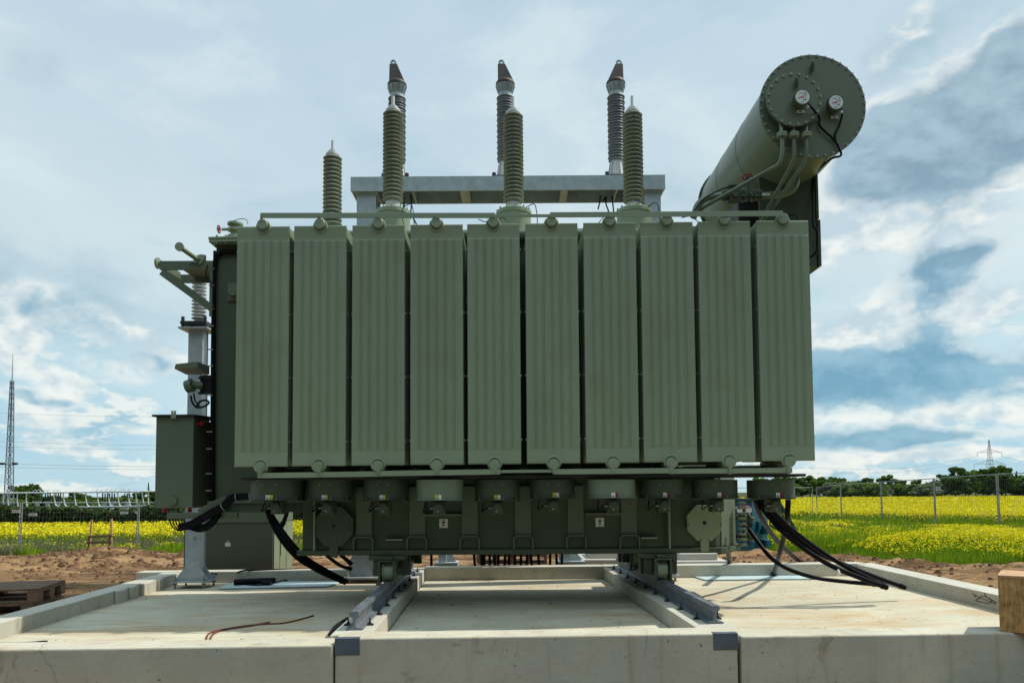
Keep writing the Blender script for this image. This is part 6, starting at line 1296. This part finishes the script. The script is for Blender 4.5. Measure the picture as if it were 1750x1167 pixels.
    V = np.concatenate(V); o = npobj('wild_rapeseed', V, np.arange(len(V)).reshape(-1, 4), [M['petal'], M['stalk']], np.concatenate(mi)); tag(o, 'self sown yellow rapeseed in clumps between the soil and the fence', 'wild flowers', kind='stuff')
    V = []; mi = []
    n = 330000; Y = sampleY(n, 9.0, 48, r); X = r.uniform(2.0, 24, n); e = edge_y(X); k = (Y > e) & (r.random(n) < np.clip(.35 + grass_d(X, Y) * .8, 0, 1)); X, Y = X[k], Y[k]; g = ground_z(X, Y, False); tu = h_noise(X, Y, 61, .8, 3)
    dry = (h_noise(X, Y, 62, 3, 3) + np.exp(-((grass_d(X, Y) - 9.8) / 2.2) ** 2) * .85) > .28
    h = np.clip(.30 + tu * .50, .08, .6) * (.5 + .7 * r.random(len(X))) * (1 - .35 * dry) * np.clip(grass_d(X, Y) / 2.2 + .35, .35, 1); v = blades(np.stack([X, Y, g - .01], 1), h, np.maximum(.008, Y * .00055), r); V.append(v); mi.append(dry.astype(int))
    n = 90000; Y = r.uniform(26.5, 37, n); X = r.uniform(-27, 2.5, n); k = Y > edge_y(X); X, Y = X[k], Y[k]; g = ground_z(X, Y, False); tu = h_noise(X, Y, 63, .9, 3); dry = h_noise(X, Y, 64, 2.5, 3) + np.exp(-((Y - 32.5) / 1.6) ** 2) * .5 > .30
    h = np.clip(.32 + tu * .35, .08, .6) * (.5 + .7 * r.random(len(X))); V.append(blades(np.stack([X, Y, g - .01], 1), h, np.full(len(X), .018), r)); mi.append(dry.astype(int))
    V = np.concatenate(V); o = npobj('grass', V, np.arange(len(V)).reshape(-1, 4), [M['grass'], M['drygrass']], np.concatenate(mi)); tag(o, 'tall green and dry grass along the edge of the churned soil', 'grass', kind='stuff')
field_parts()
# stones and clods
def clods():
    mb = MB(); r = random.Random(3)
    for i in range(5200):
        if r.random() < .66: x, y = r.uniform(-18, -4.9), r.uniform(8, 27)
        elif r.random() < .3: x, y = r.gauss(-8.5, 2.2), r.gauss(16, 2.6)
        else: x, y = r.uniform(3, 12), r.uniform(8, 16.5)
        if -4.9 < x < 5.3 and y < 10.8: continue
        if y > float(edge_y(np.array([x]))[0]): continue
        s = r.uniform(.010, .04) * (1.5 if y > 14 else 1) * (1.8 if r.random() < .05 else 1); z = gz(x, y); k = 7; vs = [(x + s * math.cos(a * 2 * math.pi / k) * r.uniform(.7, 1.3), y + s * math.sin(a * 2 * math.pi / k) * r.uniform(.7, 1.3), z - .01) for a in range(k)] + [(x + .6 * s * math.cos(a * 2 * math.pi / k + .3) * r.uniform(.5, 1.3), y + .6 * s * math.sin(a * 2 * math.pi / k + .3), z + s * r.uniform(.5, .9)) for a in range(k)]
        mb.add(vs, [tuple(range(k - 1, -1, -1)), tuple(range(k, 2 * k))] + [(j, (j + 1) % k, k + (j + 1) % k, k + j) for j in range(k)])
    o = mb.build('soil_clods', mat('clod_soil', (.22, .115, .055), (.085, .045, .024), 3, .95)); tag(o, 'loose clods and stones scattered over the churned soil', 'clods', kind='stuff')
clods()

def debris():
    mb = MB(); r = random.Random(8)
    for i in range(520):
        u = r.uniform(-4.1, 4.6); v = r.uniform(5.6, 10.2) if r.random() < .6 else 5.6 + abs(r.gauss(0, .8))
        if BLo - .05 < u < BLi + .03 or BRi - .03 < u < BRo + .05 or v > 10.2: continue
        s = r.uniform(.002, .0055) * (1.8 if r.random() < .03 else 1); x, y = pit(u, v); k = 5
        vs = [(x + s * 1.6 * math.cos(a * 2 * math.pi / k) * r.uniform(.6, 1.4), y + s * math.sin(a * 2 * math.pi / k), HF - .002) for a in range(k)] + [(x + s * .8 * math.cos(a * 2 * math.pi / k), y + s * .5 * math.sin(a * 2 * math.pi / k), HF + s * .7) for a in range(k)]
        mb.add(vs, [tuple(range(k - 1, -1, -1)), tuple(range(k, 2 * k))] + [(j, (j + 1) % k, k + (j + 1) % k, k + j) for j in range(k)])
    tag(mb.build('grit', mat('grit', (.16, .10, .055), (.06, .045, .03), 4, .95)), 'crumbs of soil and grit scattered over the basin floor', 'grit', kind='stuff')
debris()
cable([P(-30, 1099, 5.5), P(20, 1098.5, 5.52), P(50, 1097.5, 5.5), P(78, 1095.5, 5.55)], .007, 'rubber_hose', 'thin black hose lying on the left end of the front wall')
